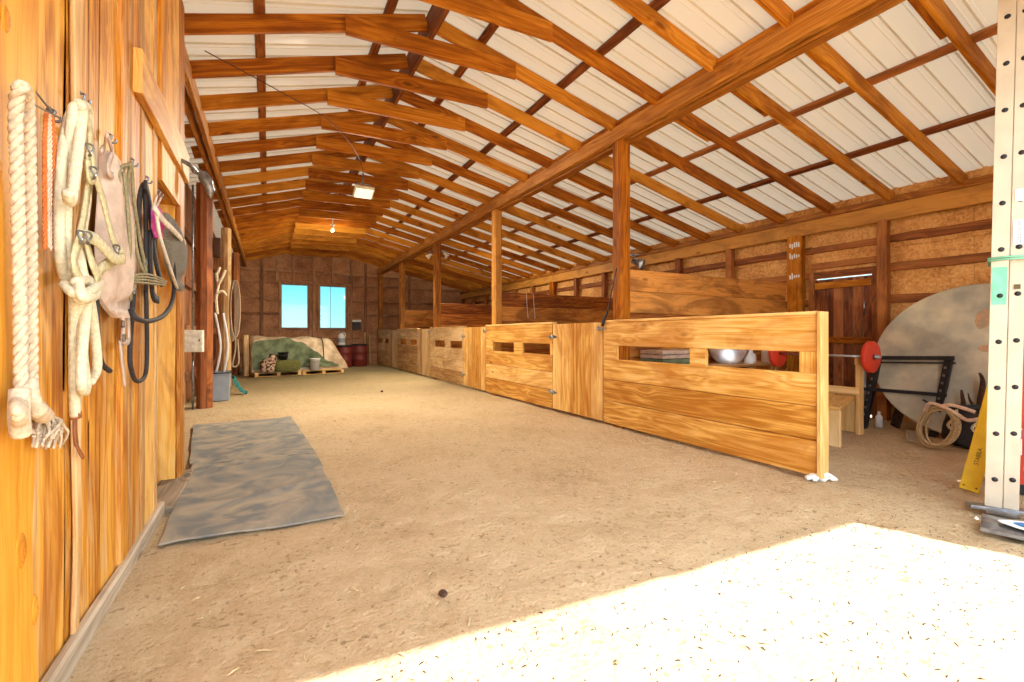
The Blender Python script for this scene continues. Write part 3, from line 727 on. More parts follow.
# hanging flood light under the ridge
r = thing('flood_light', 'square pale flood light hanging below the ridge', 'flood light', (1.52, 8.5, 3.78))
m = MB(); dv = V((-.35, -.75, -.35)); c0 = V((1.52, 8.5, 3.78))
m.board(c0 + V((-.17, 0, 0)), c0 + V((.17, 0, 0)), .3, .06, (0, .85, -.35), .02); m.build('housing', M_BOXC, r)
m = MB(); m.board(c0 + V((-.145, -.01, -.035)), c0 + V((.145, -.01, -.035)), .25, .012, (0, .85, -.35), .004); m.build('lens', M_LAMP, r)
m = MB(); m.tube([c0 + V((-.12, .05, .03)), c0 + V((-.12, .05, .16)), c0 + V((.12, .05, .16)), c0 + V((.12, .05, .03))], .012, 6); m.tube([c0 + V((0, .05, .16)), c0 + V((0, .05, .36))], .016, 8); m.build('bracket', M_SIG, r)
ld = bpy.data.lights.new('flood_lamp', 'AREA'); ld.shape = 'RECTANGLE'; ld.size = .3; ld.size_y = .25; ld.energy = 200; ld.color = (1, .9, .72)
lo = bpy.data.objects.new('flood_lamp', ld); COL.objects.link(lo); lo.parent = r; lo.location = (0, -.03, -.06); lo.rotation_euler = (math.radians(-22), 0, 0)
r = thing('light_bulb', 'bare bulb hanging far back under the ridge', 'light bulb', (1.5, 12.8, 4.05))
m = MB(); m.lathe([(0, -.14), (.03, -.13), (.045, -.1), (.04, -.06), (.02, -.03)], (1.5, 12.8, 4.05), 14); m.build('bulb', M_LAMP, r)
m = MB(); m.lathe([(.022, -.04), (.03, -.02), (.03, .03), (.06, .04), (.06, .06), (0, .06)], (1.5, 12.8, 4.05), 14); m.tube([(1.5, 12.8, 4.1), (1.5, 12.8, 4.3)], .02, 6); m.build('socket', M_WHITE, r)
ld = bpy.data.lights.new('bulb_light', 'POINT'); ld.energy = 34; ld.shadow_soft_size = .05; ld.color = (1, .85, .62)
lo = bpy.data.objects.new('bulb_light', ld); COL.objects.link(lo); lo.parent = r; lo.location = (0, 0, -.22)
# thin wire drooping between rafters
m = MB(); m.tube(spline([(-.5, 4.9, 3.75), (.1, 5.4, 3.78), (.7, 6.2, 3.92), (1.2, 7.3, 4.0), (1.5, 8.4, 4.1)]), .005, 5)
tag(m.build('cable', M_RUST), 'thin brown cable slung from the left eave to the flood light', 'cable')

# ------------------------------------------------------------------ mats
def mat_sheet(c, lab, dz, sd):
    c = [V((*p, 0)) for p in c]
    def fn(a, b, th=.012):
        p = c[0].lerp(c[1], a).lerp(c[3].lerp(c[2], a), b)
        e = min(a, 1 - a, b, 1 - b)
        rip = .012 * max(0, math.sin(a * 23 + sd)) * math.exp(-((1 - b) if sd == 1 else b) * 14)
        p.z = .03 + dz + rip + .008 * noise.noise(V((p.x * 3, p.y * 3, sd))) + .012 * max(0, math.sin(p.y * 7 + 3 * noise.noise(V((p.x * 2, p.y, sd))) + p.x * 2)) ** 6
        p.x += .012 * noise.noise(V((b * 6, sd, a * 2))); p.y += .015 * noise.noise(V((a * 7, sd, b * 2)))
        return p
    m = MB(); m.solid(fn, 60, 50, (0, 0, -.012)); o = m.build('rubber_mat', M_MAT); tag(o, lab, 'mat', 'rubber mats on the sand'); return o
mat_sheet([(-.54, 3.18), (.44, 3.14), (.42, 4.9), (-.6, 4.98)], 'grey rubber mat nearest the camera by the doorway', .0, 1)
mat_sheet([(-.62, 4.96), (.42, 4.88), (.29, 7.2), (-.86, 7.2)], 'farther grey rubber mat with a rippled edge', .004, 2)

# ------------------------------------------------------------------ things hung on the left wall
def WL(u, v, off=.04, X=XL):
    """point standing off metres proud of the left wall, measured from the photo against that wall"""
    x = X + off; th = math.atan((u - 512) / F) + YAW; y = x / math.tan(th); dd = x * SA + y * CA
    return V((x, y, 1.2 + (335 - v) * dd / F))
def WP(pts, off=.04, k=6): return spline([WL(*p[:2], p[2] if len(p) > 2 else off) for p in pts], k)
def hook(u, v, lab, ln=.025):
    p = WL(u, v, .0); m = MB(); K = .5
    m.tube(spline([p + V(q) * K - V((0, 0, .02)) for q in ((-.01, 0, .03), (.03, 0, .03), (.03, 0, 0), (.02, 0, -.025), (.035, .005, -.04), (.06, .005, -.03), (.065, .005, -.005))]), .0045, 6)
    m.lathe([(0, 0), (.012, 0), (.012, .006), (0, .008)], p + V((.0, 0, -.005)), 8, (1, 0, 0))
    return tag(m.build('wall_hook', M_SIG), lab, 'hook', 'hooks on the left wall')
hook(7, 82, 'wall hook holding the thick laid rope')
hook(79, 92, 'wall hook holding the cream lead ropes and halter')
hook(107, 133, 'wall hook holding the pale canvas sack')
hook(130, 158, 'wall hook holding the tan rope halter')
hook(145, 176, 'wall hook holding the black bridle')
hook(157, 190, 'wall hook holding the fly mask')
hook(48, 108, 'small hook holding the orange cord')
# thick rope folded over its hook
r = thing('thick_rope', 'thick cream laid rope folded over a hook, nearest on the left wall', 'rope', WL(20, 250, 0))
m = MB(); m.twist([WL(31, 385, 0.085), WL(31, 300, 0.085), WL(30, 200, 0.085), WL(28, 110, 0.095), WL(22, 86, 0.115), WL(16, 110, 0.095), WL(18, 200, 0.085), WL(20, 300, 0.085), WL(21, 405, 0.085)], .0145, 3, .075, 7, 8); m.build('rope', M_ROPE, r)
m = MB()
for k in range(3):
    m.tube(spline([WL(20 + 2 * (k - 1), 392, .06), WL(16 + 3 * k, 408, 0.120), WL(23 - 3 * k, 420, 0.115), WL(20 + 2 * (k - 1), 433, .06)]), .011, 8)
m.tube(spline([WL(20, 390, 0.095), WL(19, 415, 0.100), WL(21, 434, 0.095)]), .021, 10); m.build('whipped_end', M_ROPE, r)
m = MB(); m.tube(spline([WL(31, 380, 0.095), WL(33, 398, 0.105), WL(36, 408, 0.105), WL(44, 416, 0.095)]), [.014] * 6 + [.016] * 6 + [.022] * 7, 10); m.build('knot', M_ROPE, r)
m = MB(); random.seed(11)
for k in range(70):
    a = random.uniform(-1, 1); b0 = WL(44 + a * 5, 415 + random.uniform(-4, 6), random.uniform(.03, .08))
    e = WL(46 + a * 16, 432 + random.uniform(0, 17), random.uniform(.02, .1)); mid = b0.lerp(e, .5) + V((random.uniform(-.02, .03), random.uniform(-.02, .02), random.uniform(-.01, .02)))
    m.tube(spline([b0, mid, e], 3), .003, 4)
m.build('fringe', M_ROPE, r)['kind'] = 'stuff'
# orange cord
r = thing('orange_cord', 'orange and white baling cord hanging beside the thick rope', 'cord', WL(48, 180, 0))
for nm, us, mt in (('orange_strand', (44, 45.5, 53, 55), M_ORANGE), ('white_strand', (48, 50.5), M_PINKW)):
    m = MB()
    for u in us: m.twist([WL(u * .5 + 24.5, 113, .03), WL(u, 140, .035), WL(u, 200, .03), WL(u + .5, 248 + (u % 3), .03)], .0048, 2, .03, 5, 6)
    m.build(nm, mt, r)
# cream lead ropes
r = thing('lead_rope', 'bundle of thick cream lead ropes knotted at half height', 'rope', WL(80, 260, 0))
m = MB()
paths = [[(79, 106, .08), (70, 118, .06), (63, 150), (60, 200), (60, 250), (66, 280), (80, 290, .08)],
         [(79, 106, .09), (73, 112, .08), (69, 160, .06), (66, 220, .06), (68, 262, .06), (78, 284, .08)],
         [(80, 106, .1), (82, 112, .1), (78, 150, .09), (71, 200, .09), (68, 192, .1)],
         [(79, 104, .09), (88, 112, .07), (87, 160, .06), (86, 200, .06), (80, 245, .07), (83, 275, .08), (92, 288, .09)],
         [(74, 290, .07), (74, 330, .05), (74, 380, .05), (75, 416, .045)],
         [(82, 288, .08), (81, 320, .07), (83, 360, .07), (86, 384, .07), (84, 392, .08), (81, 380, .09), (83, 340, .08), (88, 296, .09)],
         [(88, 290, .07), (93, 320, .06), (97, 356, .06), (96, 372, .06), (90, 382, .07)],
         [(64, 284, .06), (76, 294, .1), (92, 290, .11), (99, 282, .08), (94, 296, .09), (80, 300, .1), (76, 292, .09)],
         [(78, 284, .1), (84, 298, .12), (96, 292, .1), (90, 280, .08), (76, 282, .1)]]
for q in paths: m.tube(WP(q, .05), .0155, 9)
m.build('rope', M_ROPEW, r)
m = MB(); m.tube(WP([(75, 412, .045), (75.5, 418, .045)]), .018, 8); m.build('whipped_end', M_LEATHER, r)
# cream halter of flat webbing with steel rings
r = thing('halter', 'cream webbing halter with steel rings hanging over the lead ropes', 'halter', WL(98, 200, 0))
m = MB()
for q in ([(84, 112, .1), (90, 130, .09), (90, 148, .09)], [(88, 152, .09), (88, 185, .08), (84, 215, .08), (80, 236, .09)],
          [(92, 150, .09), (94, 172, .1), (90, 178, .1), (88, 160, .1)], [(94, 172, .1), (103, 200, .1), (112, 236, .1), (116, 246, .1)],
          [(80, 236, .1), (96, 240, .11), (114, 258, .12), (124, 258, .1), (118, 248, .09)],
          [(80, 238, .09), (74, 262, .09), (82, 284, .09)], [(86, 240, .09), (92, 262, .1), (98, 276, .1)], [(114, 260, .1), (102, 268, .1), (96, 280, .1)]):
    m.tube(WP(q, .09), .021, 4, flat=(.16, (1, 0, 0)))
wb = m.build('webbing', M_WEB, r)
m = MB()
for (u, v) in ((90, 150), (94, 173), (81, 237), (117, 250), (88, 238)):
    m = MB(); c = WL(u, v, .115); m.tube([c + V((.006 * math.sin(2 * t), .02 * math.cos(t), .02 * math.sin(t))) for t in [k * PI / 8 for k in range(16)]], .0035, 6, True); m.build('ring', M_SIG, wb)
# pale canvas sack
def sack(name, lab, cat, outline, off, th, mat, sd=0, bul=.03):
    """cloth body: outline given as rows (v, u left, u right) on the wall; closed and puffed out"""
    def fn(a, b, s):
        q = b * (len(outline) - 1); i = min(int(q), len(outline) - 2); t = q - i
        v0, l0, r0 = outline[i]; v1, l1, r1 = outline[i + 1]
        u = (l0 + (l1 - l0) * t) + ((r0 + (r1 - r0) * t) - (l0 + (l1 - l0) * t)) * a; v = v0 + (v1 - v0) * t
        p = WL(u, v, off); pf = math.sin(a * PI) ** .6 * (math.sin(min(1, b * 1.2 + .05) * PI) ** .4 if b < .9 else .6) * bul
        fold = .012 * noise.noise(V((a * 4, b * 3, sd))) + .006 * math.sin(a * 14 + b * 5 + sd)
        p.x += (pf + fold + th) if s > 0 else 0
        return p
    m = MB(); m.grid(lambda a, b: fn(a, b, 1), 20, 30); m.grid(lambda a, b: fn(1 - a, b, -1), 20, 30)
    rim = [(i / 20, 0) for i in range(20)] + [(1, j / 30) for j in range(30)] + [(1 - i / 20, 1) for i in range(20)] + [(0, 1 - j / 30) for j in range(30)]
    k = len(rim); m.add([fn(*p, 1) for p in rim] + [fn(*p, -1) for p in rim], [[i, i + k, (i + 1) % k + k, (i + 1) % k] for i in range(k)], [[(0, 0)] * 4] * k)
    return m
r = thing('feed_bag', 'pinkish beige canvas feed bag hanging behind the cream halter', 'bag', WL(115, 230, 0))
sack('', '', '', [(150, 99, 104), (160, 99, 110), (180, 98, 115), (210, 96, 124), (240, 94, 130), (265, 95, 133), (290, 97, 132), (300, 98, 130), (310, 104, 127), (318, 112, 121)], .03, .01, M_CANVAS, 3, .05).build('canvas_body', M_CANVAS, r)
m = MB()
for q in ([(107, 134, .08), (104, 146, .05), (101, 152, .05)], [(107, 134, .08), (112, 150, .06), (116, 166, .06), (112, 176, .07), (108, 168, .07), (112, 154, .07)]): m.tube(WP(q, .06), .012, 4, flat=(.3, (1, 0, 0)))
m.build('carry_strap', M_CANVAS, r)
m = MB(); m.tube(WP([(122, 312, .06), (124, 326, .06), (123, 340, .06), (127, 342, .05), (129, 336, .05), (128, 316, .05)], .05), .014, 4, flat=(.35, (1, 0, 0))); m.tube(WP([(120, 340, .05), (122, 360, .05), (125, 386, .04)], .05), .012, 4, flat=(.35, (1, 0, 0))); m.build('tail_strap', M_CANVAS, r)
m = MB()
for (u, v) in ((123, 324), (124, 338)):
    m = MB(); c = WL(u, v, .075); m.tube([c + V((0, .016, .014)), c + V((0, -.016, .014)), c + V((0, -.016, -.014)), c + V((0, .016, -.014))], .003, 5, True)
    m.build('buckle', M_BLACKM, r)
# dark strap end behind
r = thing('girth_strap', 'dark grey strap end hanging below the canvas feed bag', 'strap', WL(99, 340, 0))
m = MB(); m.tube(WP([(96, 300, .03), (97, 330, .03), (99, 352, .03)]), .02, 4, flat=(.3, (1, 0, 0))); m.tube(WP([(98, 350, .03), (102, 364, .035), (110, 371, .04)]), .011, 6); m.build('webbing', M_BLK, r)
m = MB(); c = WL(100, 357, .05); m.tube([c + V((0, .015, .012)), c + V((0, -.015, .012)), c + V((0, -.015, -.012)), c + V((0, .015, -.012))], .003, 5, True); m.build('buckle', M_ROPEW, r)
# leather strap low down
m = MB(); m.tube(WP([(75, 418, .02), (75, 432, .02), (77, 446, .02), (84, 459, .03)]), [.012] * 12 + [.008] * 6 + [.002], 4, flat=(.3, (1, 0, 0)))
tag(m.build('leather_strap', M_LEATHER), 'short brown leather strap low on the left wall under the lead ropes', 'strap')
# tan rope halter
r = thing('rope_halter', 'tangled tan rope halter on the hook beside the canvas bag', 'halter', WL(125, 260, 0))
m = MB(); random.seed(3)
for q in ([(131, 163, .08), (122, 172, .06), (118, 190, .06), (124, 230, .05), (130, 280, .05)], [(131, 163, .09), (128, 180, .07), (126, 220, .07), (132, 262, .07), (134, 290, .08)],
          [(131, 164, .08), (120, 168, .08), (119, 184, .08), (127, 210, .08), (128, 250, .08)], [(132, 166, .07), (134, 200, .07), (140, 240, .07), (146, 276, .08), (136, 280, .09)],
          [(134, 225, .07), (137, 252, .08), (146, 276, .09), (160, 284, .09), (166, 281, .09)]): m.tube(WP(q, .07), .0075, 7)
for k in range(4): m.tube(WP([(131, 276 + 2 * k, .08), (146, 274 + 3 * k, .1), (162, 279 + 2 * k, .1), (165, 284, .09)], .09), .006, 6)
m.build('rope', M_OLIVE, r)
m = MB(); m.tube(WP([(124, 172, .09), (127, 200, .09), (130, 240, .09), (131, 300, .07)], .07), .015, 4, flat=(.3, (1, 0, 0))); m.tube(WP([(118, 176, .07), (122, 210, .07), (126, 270, .07)], .07), .015, 4, flat=(.3, (1, 0, 0))); m.build('webbing', M_OLIVE, r)
# black bridle with looped reins
r = thing('bridle', 'black bridle with long looped black reins', 'bridle', WL(145, 280, 0))
m = MB()
for q in ([(145, 184, .08), (140, 196, .06), (139, 230, .05), (142, 262, .05)], [(145, 184, .09), (149, 200, .08), (152, 230, .07), (156, 262, .07), (162, 284, .07)], [(145, 186, .08), (146, 230, .06), (146, 290, .05)], [(150, 230, .07), (152, 290, .06), (158, 300, .06)]):
    m.tube(WP(q, .06), .023, 4, flat=(.3, (1, 0, 0)))
m.build('headstall', M_BLK, r)
m = MB()
m.tube(WP([(134, 288, .06), (131, 330, .05), (130, 360, .05), (134, 378, .05), (140, 381, .05), (146, 372, .05), (147, 340, .05), (146, 290, .05)]), .0105, 8)
m.tube(WP([(131, 310, .08), (136, 318, .1), (150, 321, .11), (165, 314, .1), (173, 298, .09), (174, 270, .08), (168, 240, .07)]), .0125, 8)
rn = m.build('rein', M_BLK, r)
m = MB()
for (u, v) in ((134, 290), (135, 318), (146, 262)):
    m = MB(); c = WL(u, v, .08); m.tube([c + V((0, .016 * math.cos(t), .016 * math.sin(t))) for t in [k * PI / 8 for k in range(16)]], .0035, 6, True); m.build('ring', M_SIG, rn)
# fly mask
r = thing('fly_mask', 'fly mask with pink edge, white fleece and grey mesh', 'fly mask', WL(168, 240, 0))
sack('', '', '', [(212, 158, 161), (222, 159, 168), (236, 161, 178), (250, 162, 184), (265, 165, 184), (280, 170, 181), (291, 174, 177)], .05, .01, 0, 5, .06).build('mesh_panel', M_MESHG, r)
sack('', '', '', [(206, 151, 154), (216, 151, 159), (228, 151, 161), (238, 154, 160)], .085, .01, 0, 8, .02).build('pink_panel', M_PINK, r)
m = MB(); m.tube(WP([(154, 207, .13), (163, 220, .14), (175, 232, .13), (185, 243, .11)]), .02, 6, flat=(.4, (1, 0, 0))); m.tube(WP([(156, 210, .13), (160, 236, .13), (168, 262, .13), (177, 288, .1)]), .009, 6); m.build('fleece_edge', M_MESHW, r)
m = MB(); m.tube(WP([(157, 196, .09), (154, 204, .1), (153, 210, .1)]), .006, 5); m.tube(WP([(161, 198, .07), (157, 206, .09), (155, 212, .1)]), .006, 5); m.build('tie_cord', M_MESHW, r)
# grey metal bracket at the corner of the wall
m = MB(); a = WL(168, 131, .0)
m.tube(spline([V((XL + .0, 4.3, 2.56)), V((XL + .08, 4.4, 2.56)), V((XL + .12, 4.55, 2.55))]), .018, 8)
m.tube(spline([V((XL + .1, 4.5, 2.55)), V((XL + .15, 4.62, 2.55)), V((XL + .19, 4.68, 2.48)), V((XL + .2, 4.7, 2.38))]), [.03] * 6 + [.045] * 5 + [.04] * 4 + [.03, .02, .01, .004], 8, flat=(.5, (0, 1, 0)))
tag(m.build('bracket', M_SIG), 'curved grey metal bracket sticking out over the doorway corner', 'bracket')
for i, q in enumerate(([(0, 44), (20, 72), (52, 112)], [(0, 62), (26, 98), (60, 118)])):
    m = MB(); m.tube(WP(q, .05), .003, 5)
    tag(m.build('wire', M_SIG), ['upper thin wire slanting down from the watermark-free top of the left wall', 'lower thin wire slanting down behind the orange cord'][i] if i else 'upper thin wire slanting down above the orange cord', 'wire')

# ------------------------------------------------------------------ left aisle things
r = thing('electric_box', 'cream metal box with conduit on the nearest red brown post', 'electric box', (-.93, 8.83, .93))
m = MB(); m.board((-1.06, 8.8, .93), (-1.06, 8.8, 1.28), .3, .12, (1, 0, 0), .015); m.build('cover', M_BOXC, r)
m = MB(); m.board((-1.06, 8.735, .95), (-1.06, 8.735, 1.26), .27, .012, (1, 0, 0), .004); m.build('door', M_BOXC, r)
m = MB(); m.tube([(-1.06, 8.82, .0), (-1.06, 8.82, .93)], .015, 8); m.tube([(-1.06, 8.82, 1.28), (-1.06, 8.82, 3.6)], .015, 8); m.build('conduit', M_SIG, r)
m = MB(); m.tube([(-.96, 8.725, 1.1), (-.96, 8.715, 1.14)], .01, 6); m.build('latch', M_SIG, r)
# antler-like bleached branch and small box on the post
m = MB()
for q in ([(-.77, 9.1, 2.25), (-.74, 9.12, 2.05), (-.77, 9.1, 1.8), (-.75, 9.1, 1.55)], [(-.74, 9.12, 2.05), (-.68, 9.1, 2.18), (-.64, 9.1, 2.3)], [(-.76, 9.1, 1.9), (-.68, 9.1, 1.94), (-.62, 9.1, 1.86)], [(-.75, 9.1, 2.1), (-.76, 9.13, 2.2), (-.72, 9.14, 2.35)]):
    m.tube(spline(q, 5), .022, 7)
tag(m.build('driftwood', M_ROPEW), 'pale bleached branch hung behind the nearest red brown post', 'branch')
m = MB(); m.box(-.8, -.7, 8.98, 9.1, 2.5, 2.82, .01); m.box(-.795, -.705, 8.97, 8.98, 2.52, 2.8, .003)
tag(m.build('switch_box', M_RUST), 'small brown box high on the nearest red brown post', 'box')
for i, (x0, x1, y) in enumerate(((-.84, -.72, 9.9), (-.72, -.62, 9.95))):
    m = MB(); m.tube(spline([(x0, y, .5), ((x0 + x1) / 2 + .02, y - .1, 1.0), (x0, y - .15, 1.6)]), .02, 8)
    tag(m.build('plastic_pipe', M_WHITE), ['left white plastic pipe standing in the grey bin', 'right white plastic pipe standing in the grey bin'][i], 'pipe', 'pipes in the grey bin')
r = thing('bin', 'grey upright bin beside the nearest red brown post', 'bin', (-.74, 9.85, 0))
m = MB(); 
def tub(m, cx, cy, z0, z1, a0, b0, a1, b1, th=.012):
    """rectangular open tub, tapered"""
    def ring(a, b, z): return [(cx - a, cy - b, z), (cx + a, cy - b, z), (cx + a, cy + b, z), (cx - a, cy + b, z)]
    vs = ring(a0, b0, z0) + ring(a1, b1, z1) + ring(a1 - th, b1 - th, z1) + ring(a0 - th, b0 - th, z0 + th)
    fs = [[0, 3, 2, 1], [12, 13, 14, 15]] + [[i + k * 4, (i + 1) % 4 + k * 4, (i + 1) % 4 + k * 4 + 4, i + k * 4 + 4] for k in range(3) for i in range(4)]
    return m.add(vs, fs, [[(0, 0)] * 4] * len(fs))
tub(m, -.76, 9.85, .02, .52, .13, .16, .15, .19); m.build('body', M_GREYP, r)
m = MB(); m.tube([(-.92, 9.65, .52), (-.6, 9.65, .52), (-.6, 10.05, .52), (-.92, 10.05, .52)], .012, 6, True); m.build('rim', M_BLKP, r)
m = MB()
m.solid(lambda a, b: V((-.62 + .22 * a + .03 * math.sin(b * 9), 10.6 + .25 * b + .03 * math.sin(a * 7), .03 + .36 * (1 - a) ** 1.5 * (.7 + .3 * math.sin(b * 3)) + .02 * math.sin(a * 20 + b * 9))), 14, 14, (0, 0, -.015))
tag(m.build('cloth', M_TEAL), 'crumpled teal cloth on the floor behind the grey bin', 'cloth')
r = thing('coiled_rope', 'coiled pale rope hanging on the second left post', 'rope', (-.7, 12.3, 2.3))
m = MB(); random.seed(4)
for k in range(5):
    a = .05 + .011 * k; m.tube([V((-.72 + .014 * k + a * math.cos(t), 12.3 - .01 * k, 1.72 + .66 * math.sin(t) + .02 * k)) for t in [q * PI / 14 for q in range(28)]], .018, 6, True)
m.tube(spline([(-.68, 12.28, 1.4), (-.66, 12.27, .9), (-.72, 12.27, .5), (-.6, 12.27, .55), (-.62, 12.27, 1.1)]), .018, 6); m.build('rope', M_ROPE, r)
m = MB(); m.tube([(-.72, 12.4, 2.42), (-.72, 12.24, 2.42), (-.72, 12.22, 2.46)], .008, 6); m.build('peg', M_SIG, r)

# ------------------------------------------------------------------ hay stack on pallets
def pallet(cx, cy, rot, lab, Lx=1.22, Ly=1.1):
    r = thing('pallet', lab, 'pallet', (cx, cy, 0), 'pallets under the hay stack')
    ux, uy = V((math.cos(rot), math.sin(rot), 0)), V((-math.sin(rot), math.cos(rot), 0)); c = V((cx, cy, 0))
    for k in range(7):
        q = (k - 3) * (Ly - .1) / 6; m = MB(); m.board(c + uy * q - ux * Lx / 2 + V((0, 0, .125)), c + uy * q + ux * Lx / 2 + V((0, 0, .125)), .1, .02, uy); m.build('deck_board', W_PALE, r)
    for k in (-1, 0, 1):
        m = MB(); m.board(c + ux * k * (Lx / 2 - .05) - uy * Ly / 2 + V((0, 0, .07)), c + ux * k * (Lx / 2 - .05) + uy * Ly / 2 + V((0, 0, .07)), .09, .09, (0, 0, 1)); m.build('stringer', W_PALE, r)
    for k in (-1, 1):
        m = MB(); m.board(c + uy * k * (Ly / 2 - .05) - ux * Lx / 2 + V((0, 0, .02)), c + uy * k * (Ly / 2 - .05) + ux * Lx / 2 + V((0, 0, .02)), .09, .02, uy); m.build('bottom_board', W_PALE, r)
    return r
RT = .19
pallet(.17, 15.25, RT, 'left pallet under the covered hay stack'); pallet(1.4, 15.49, RT, 'right pallet under the covered hay stack')
hc = V((.78, 15.86, 0)); hx, hy = V((math.cos(RT), math.sin(RT), 0)), V((-math.sin(RT), math.cos(RT), 0))
def spw(x, p): return math.copysign(abs(x) ** p, x)
PROF = spline([(-1, 0, 0), (-.99, 0, .3), (-.95, 0, .62), (-.84, 0, .86), (-.6, 0, .98), (-.2, 0, 1.01), (.25, 0, 1.0), (.7, 0, .95), (.9, 0, .8), (.98, 0, .4), (1, 0, 0)], 6)
PR = resample(PROF, 200)
def mound(s, t, off=0):
    L = 1.36 + off; q = PR[min(200, max(0, round(t * 200)))]
    hs = 1 - max(0, (s - .7) / .3) ** 2.4 * .5 - max(0, (.05 - s) / .05) ** 2 * .12
    p = hc + hx * ((s * 2 - 1) * L) + hy * (q.x * (.78 + off)); p.z = .14 + (.98 + off) * hs * q.z
    if s > .8: p -= hx * q.z ** 1.5 * .3 * ((s - .8) / .2) ** 1.5
    k = noise.noise(p * 2.0) * .07 + noise.noise(p * 6) * .022 + .016 * math.sin(p.x * 9 + p.z * 4)
    return p + V((0, -(1 - q.z * .8), q.z)) * k
r = thing('hay_stack', 'long hay stack under a beige tarp with a cord round it', 'hay stack', hc)
m = MB(); m.grid(lambda a, b: mound(a, b), 70, 60)
for s_ in (0, 1):
    m.grid(lambda a, b: mound(s_, a * .5).lerp(mound(s_, 1 - a * .5), b) + hx * (.03 if s_ else -.03) * math.sin(b * PI) * math.sin(a * PI), 16, 14)
m.build('beige_cover', M_BEIGE, r)
m = MB(); m.tube([mound(.72, k / 40, .02) for k in range(1, 40)], .012, 6); m.build('tie_cord', M_BLKP, r)
def gtop(s):
    P_ = [(0, .22), (.1, .26), (.3, .285), (.42, .27), (.52, .22), (.62, .16), (.72, .09), (.85, .04), (1, .03)]
    for (a, u), (b, v_) in zip(P_, P_[1:]):
        if s <= b: return u + (v_ - u) * (s - a) / (b - a) + .008 * math.sin(s * 40)
    return .03
m = MB(); 
def green(a, b, o=0):
    s = .02 + a * .86; t = .02 + b * (gtop(s) - .02); p = mound(s, t, .035 + o)
    k = .06 * noise.noise(V((s * 7, t * 12, 4))) + .025 * noise.noise(V((s * 20, t * 26, 7))) + .03; return p + V((0, -abs(k), .01))
m.grid(lambda a, b: green(a, b), 60, 34); m.grid(lambda a, b: green(1 - a, b, -.02), 60, 34)
tag(m.build('green_tarp', M_GREEN), 'crumpled green tarp draped over the left front of the hay stack', 'tarp')
m = MB()
m.board((-.55, 15.1, .02), (-.55, 15.1, 1.2), .14, .12, (1, 0, 0), .03, 14, .03, 5)
tag(m.build('bark_post', W_PALE), 'pale rough upright slab at the left end of the hay stack', 'post')
def bucket(lab, c, r0, r1, h, mat, grp=None):
    rr_ = thing('bucket', lab, 'bucket', c); m = MB(); m.lathe([(0, 0), (r0, 0), (r0 + (r1 - r0) * .9, h * .88), (r1 + .01, h * .9), (r1 + .01, h), (r1 - .008, h), (r0 - .006, .012), (0, .012)], c, 24); m.build('body', mat, rr_)
    m = MB(); m.tube([V(c) + V((r1 * math.cos(t), -r1 * .25 * math.sin(t) - r1 * .9 * abs(math.sin(t)), h * .92 - .08 * math.sin(t))) for t in [PI * k / 12 for k in range(13)]], .005, 5); m.build('handle', M_SIG, rr_)
    return rr_
def hpt(a, b): return hc + hx * a + hy * b
bucket('white bucket standing on the pallet in front of the hay stack', tuple(hpt(.28, -1.02) + V((0, 0, .137))), .115, .145, .36, M_WHITE)
bucket('black bucket resting on the green hay bag', tuple(hpt(-.6, -1.06) + V((0, 0, .485))), .1, .135, .22, M_BLKP)
m = MB(); c = hpt(-.5, -1.06)
m.grid(lambda a, b: V((c.x, c.y, .31)) + V((.36 * spw(math.cos(a * 2 * PI), .7) * math.sin(b * PI) ** .5, .17 * spw(math.sin(a * 2 * PI), .7) * math.sin(b * PI) ** .5, -.18 * spw(math.cos(b * PI), .6))) * (1 + .06 * noise.noise(V((math.cos(a * 2 * PI) * 2, math.sin(a * 2 * PI) * 2, b * 5)))), 32, 18)
tag(m.build('hay_bag', M_HAY), 'green hay bag lying on the pallet under the black bucket', 'hay bag')
m = MB(); c = hpt(-1.02, -1.04)
m.grid(lambda a, b: V((c.x, c.y, .36)) + V((.2 * spw(math.cos(a * 2 * PI), .8) * math.sin(b * PI) ** .5 + .06 * b, .15 * spw(math.sin(a * 2 * PI), .8) * math.sin(b * PI) ** .5, -.22 * spw(math.cos(b * PI), .7) * (1 + .4 * math.cos(a * 2 * PI) * b))) * (1 + .12 * noise.noise(V((math.cos(a * 2 * PI) * 2, math.sin(a * 2 * PI) * 2, b * 4)))), 32, 18)
tag(m.build('feed_sack', M_CAMO), 'blotchy pale and maroon feed sack slumped at the left end of the pallet', 'sack')

# barrels, jug, wall box at the back wall
for i, (x, y, rad, h, lab) in enumerate(((2.52, 17.95, .27, .8, 'left maroon barrel beside the hay stack'), (3.12, 18.3, .29, .84, 'right maroon barrel in the far corner'))):
    r = thing('barrel', lab, 'barrel', (x, y, 0), 'maroon barrels by the far wall')
    m = MB(); pr = [(0, .0), (rad * .93, .0), (rad, .03)]
    for z in (.27, .54): pr += [(rad, z - .04), (rad + .015, z - .015), (rad + .015, z + .015), (rad, z + .04)]
    pr += [(rad, h - .05), (rad * .96, h)]; m.lathe(pr + [(rad * .9, h), (rad * .9, h - .02), (0, h - .02)], (x, y, .0), 28); m.build('body', M_BARREL, r)
    m = MB(); m.lathe([(rad * .9, h - .04), (rad + .02, h - .04), (rad + .02, h + .015), (rad * .86, h + .02), (rad * .84, h + .005), (0, h + .005)], (x, y, 0), 28); m.build('lid', M_BLKP, r)
r = thing('jug', 'white plastic jug standing on the left maroon barrel', 'jug', (2.4, 17.9, .82))
m = MB(); m.lathe([(0, 0), (.12, 0), (.13, .02), (.13, .3), (.1, .38), (.045, .43), (.04, .47), (0, .47)], (2.4, 17.85, .82), 20); m.build('body', M_WHITE, r)
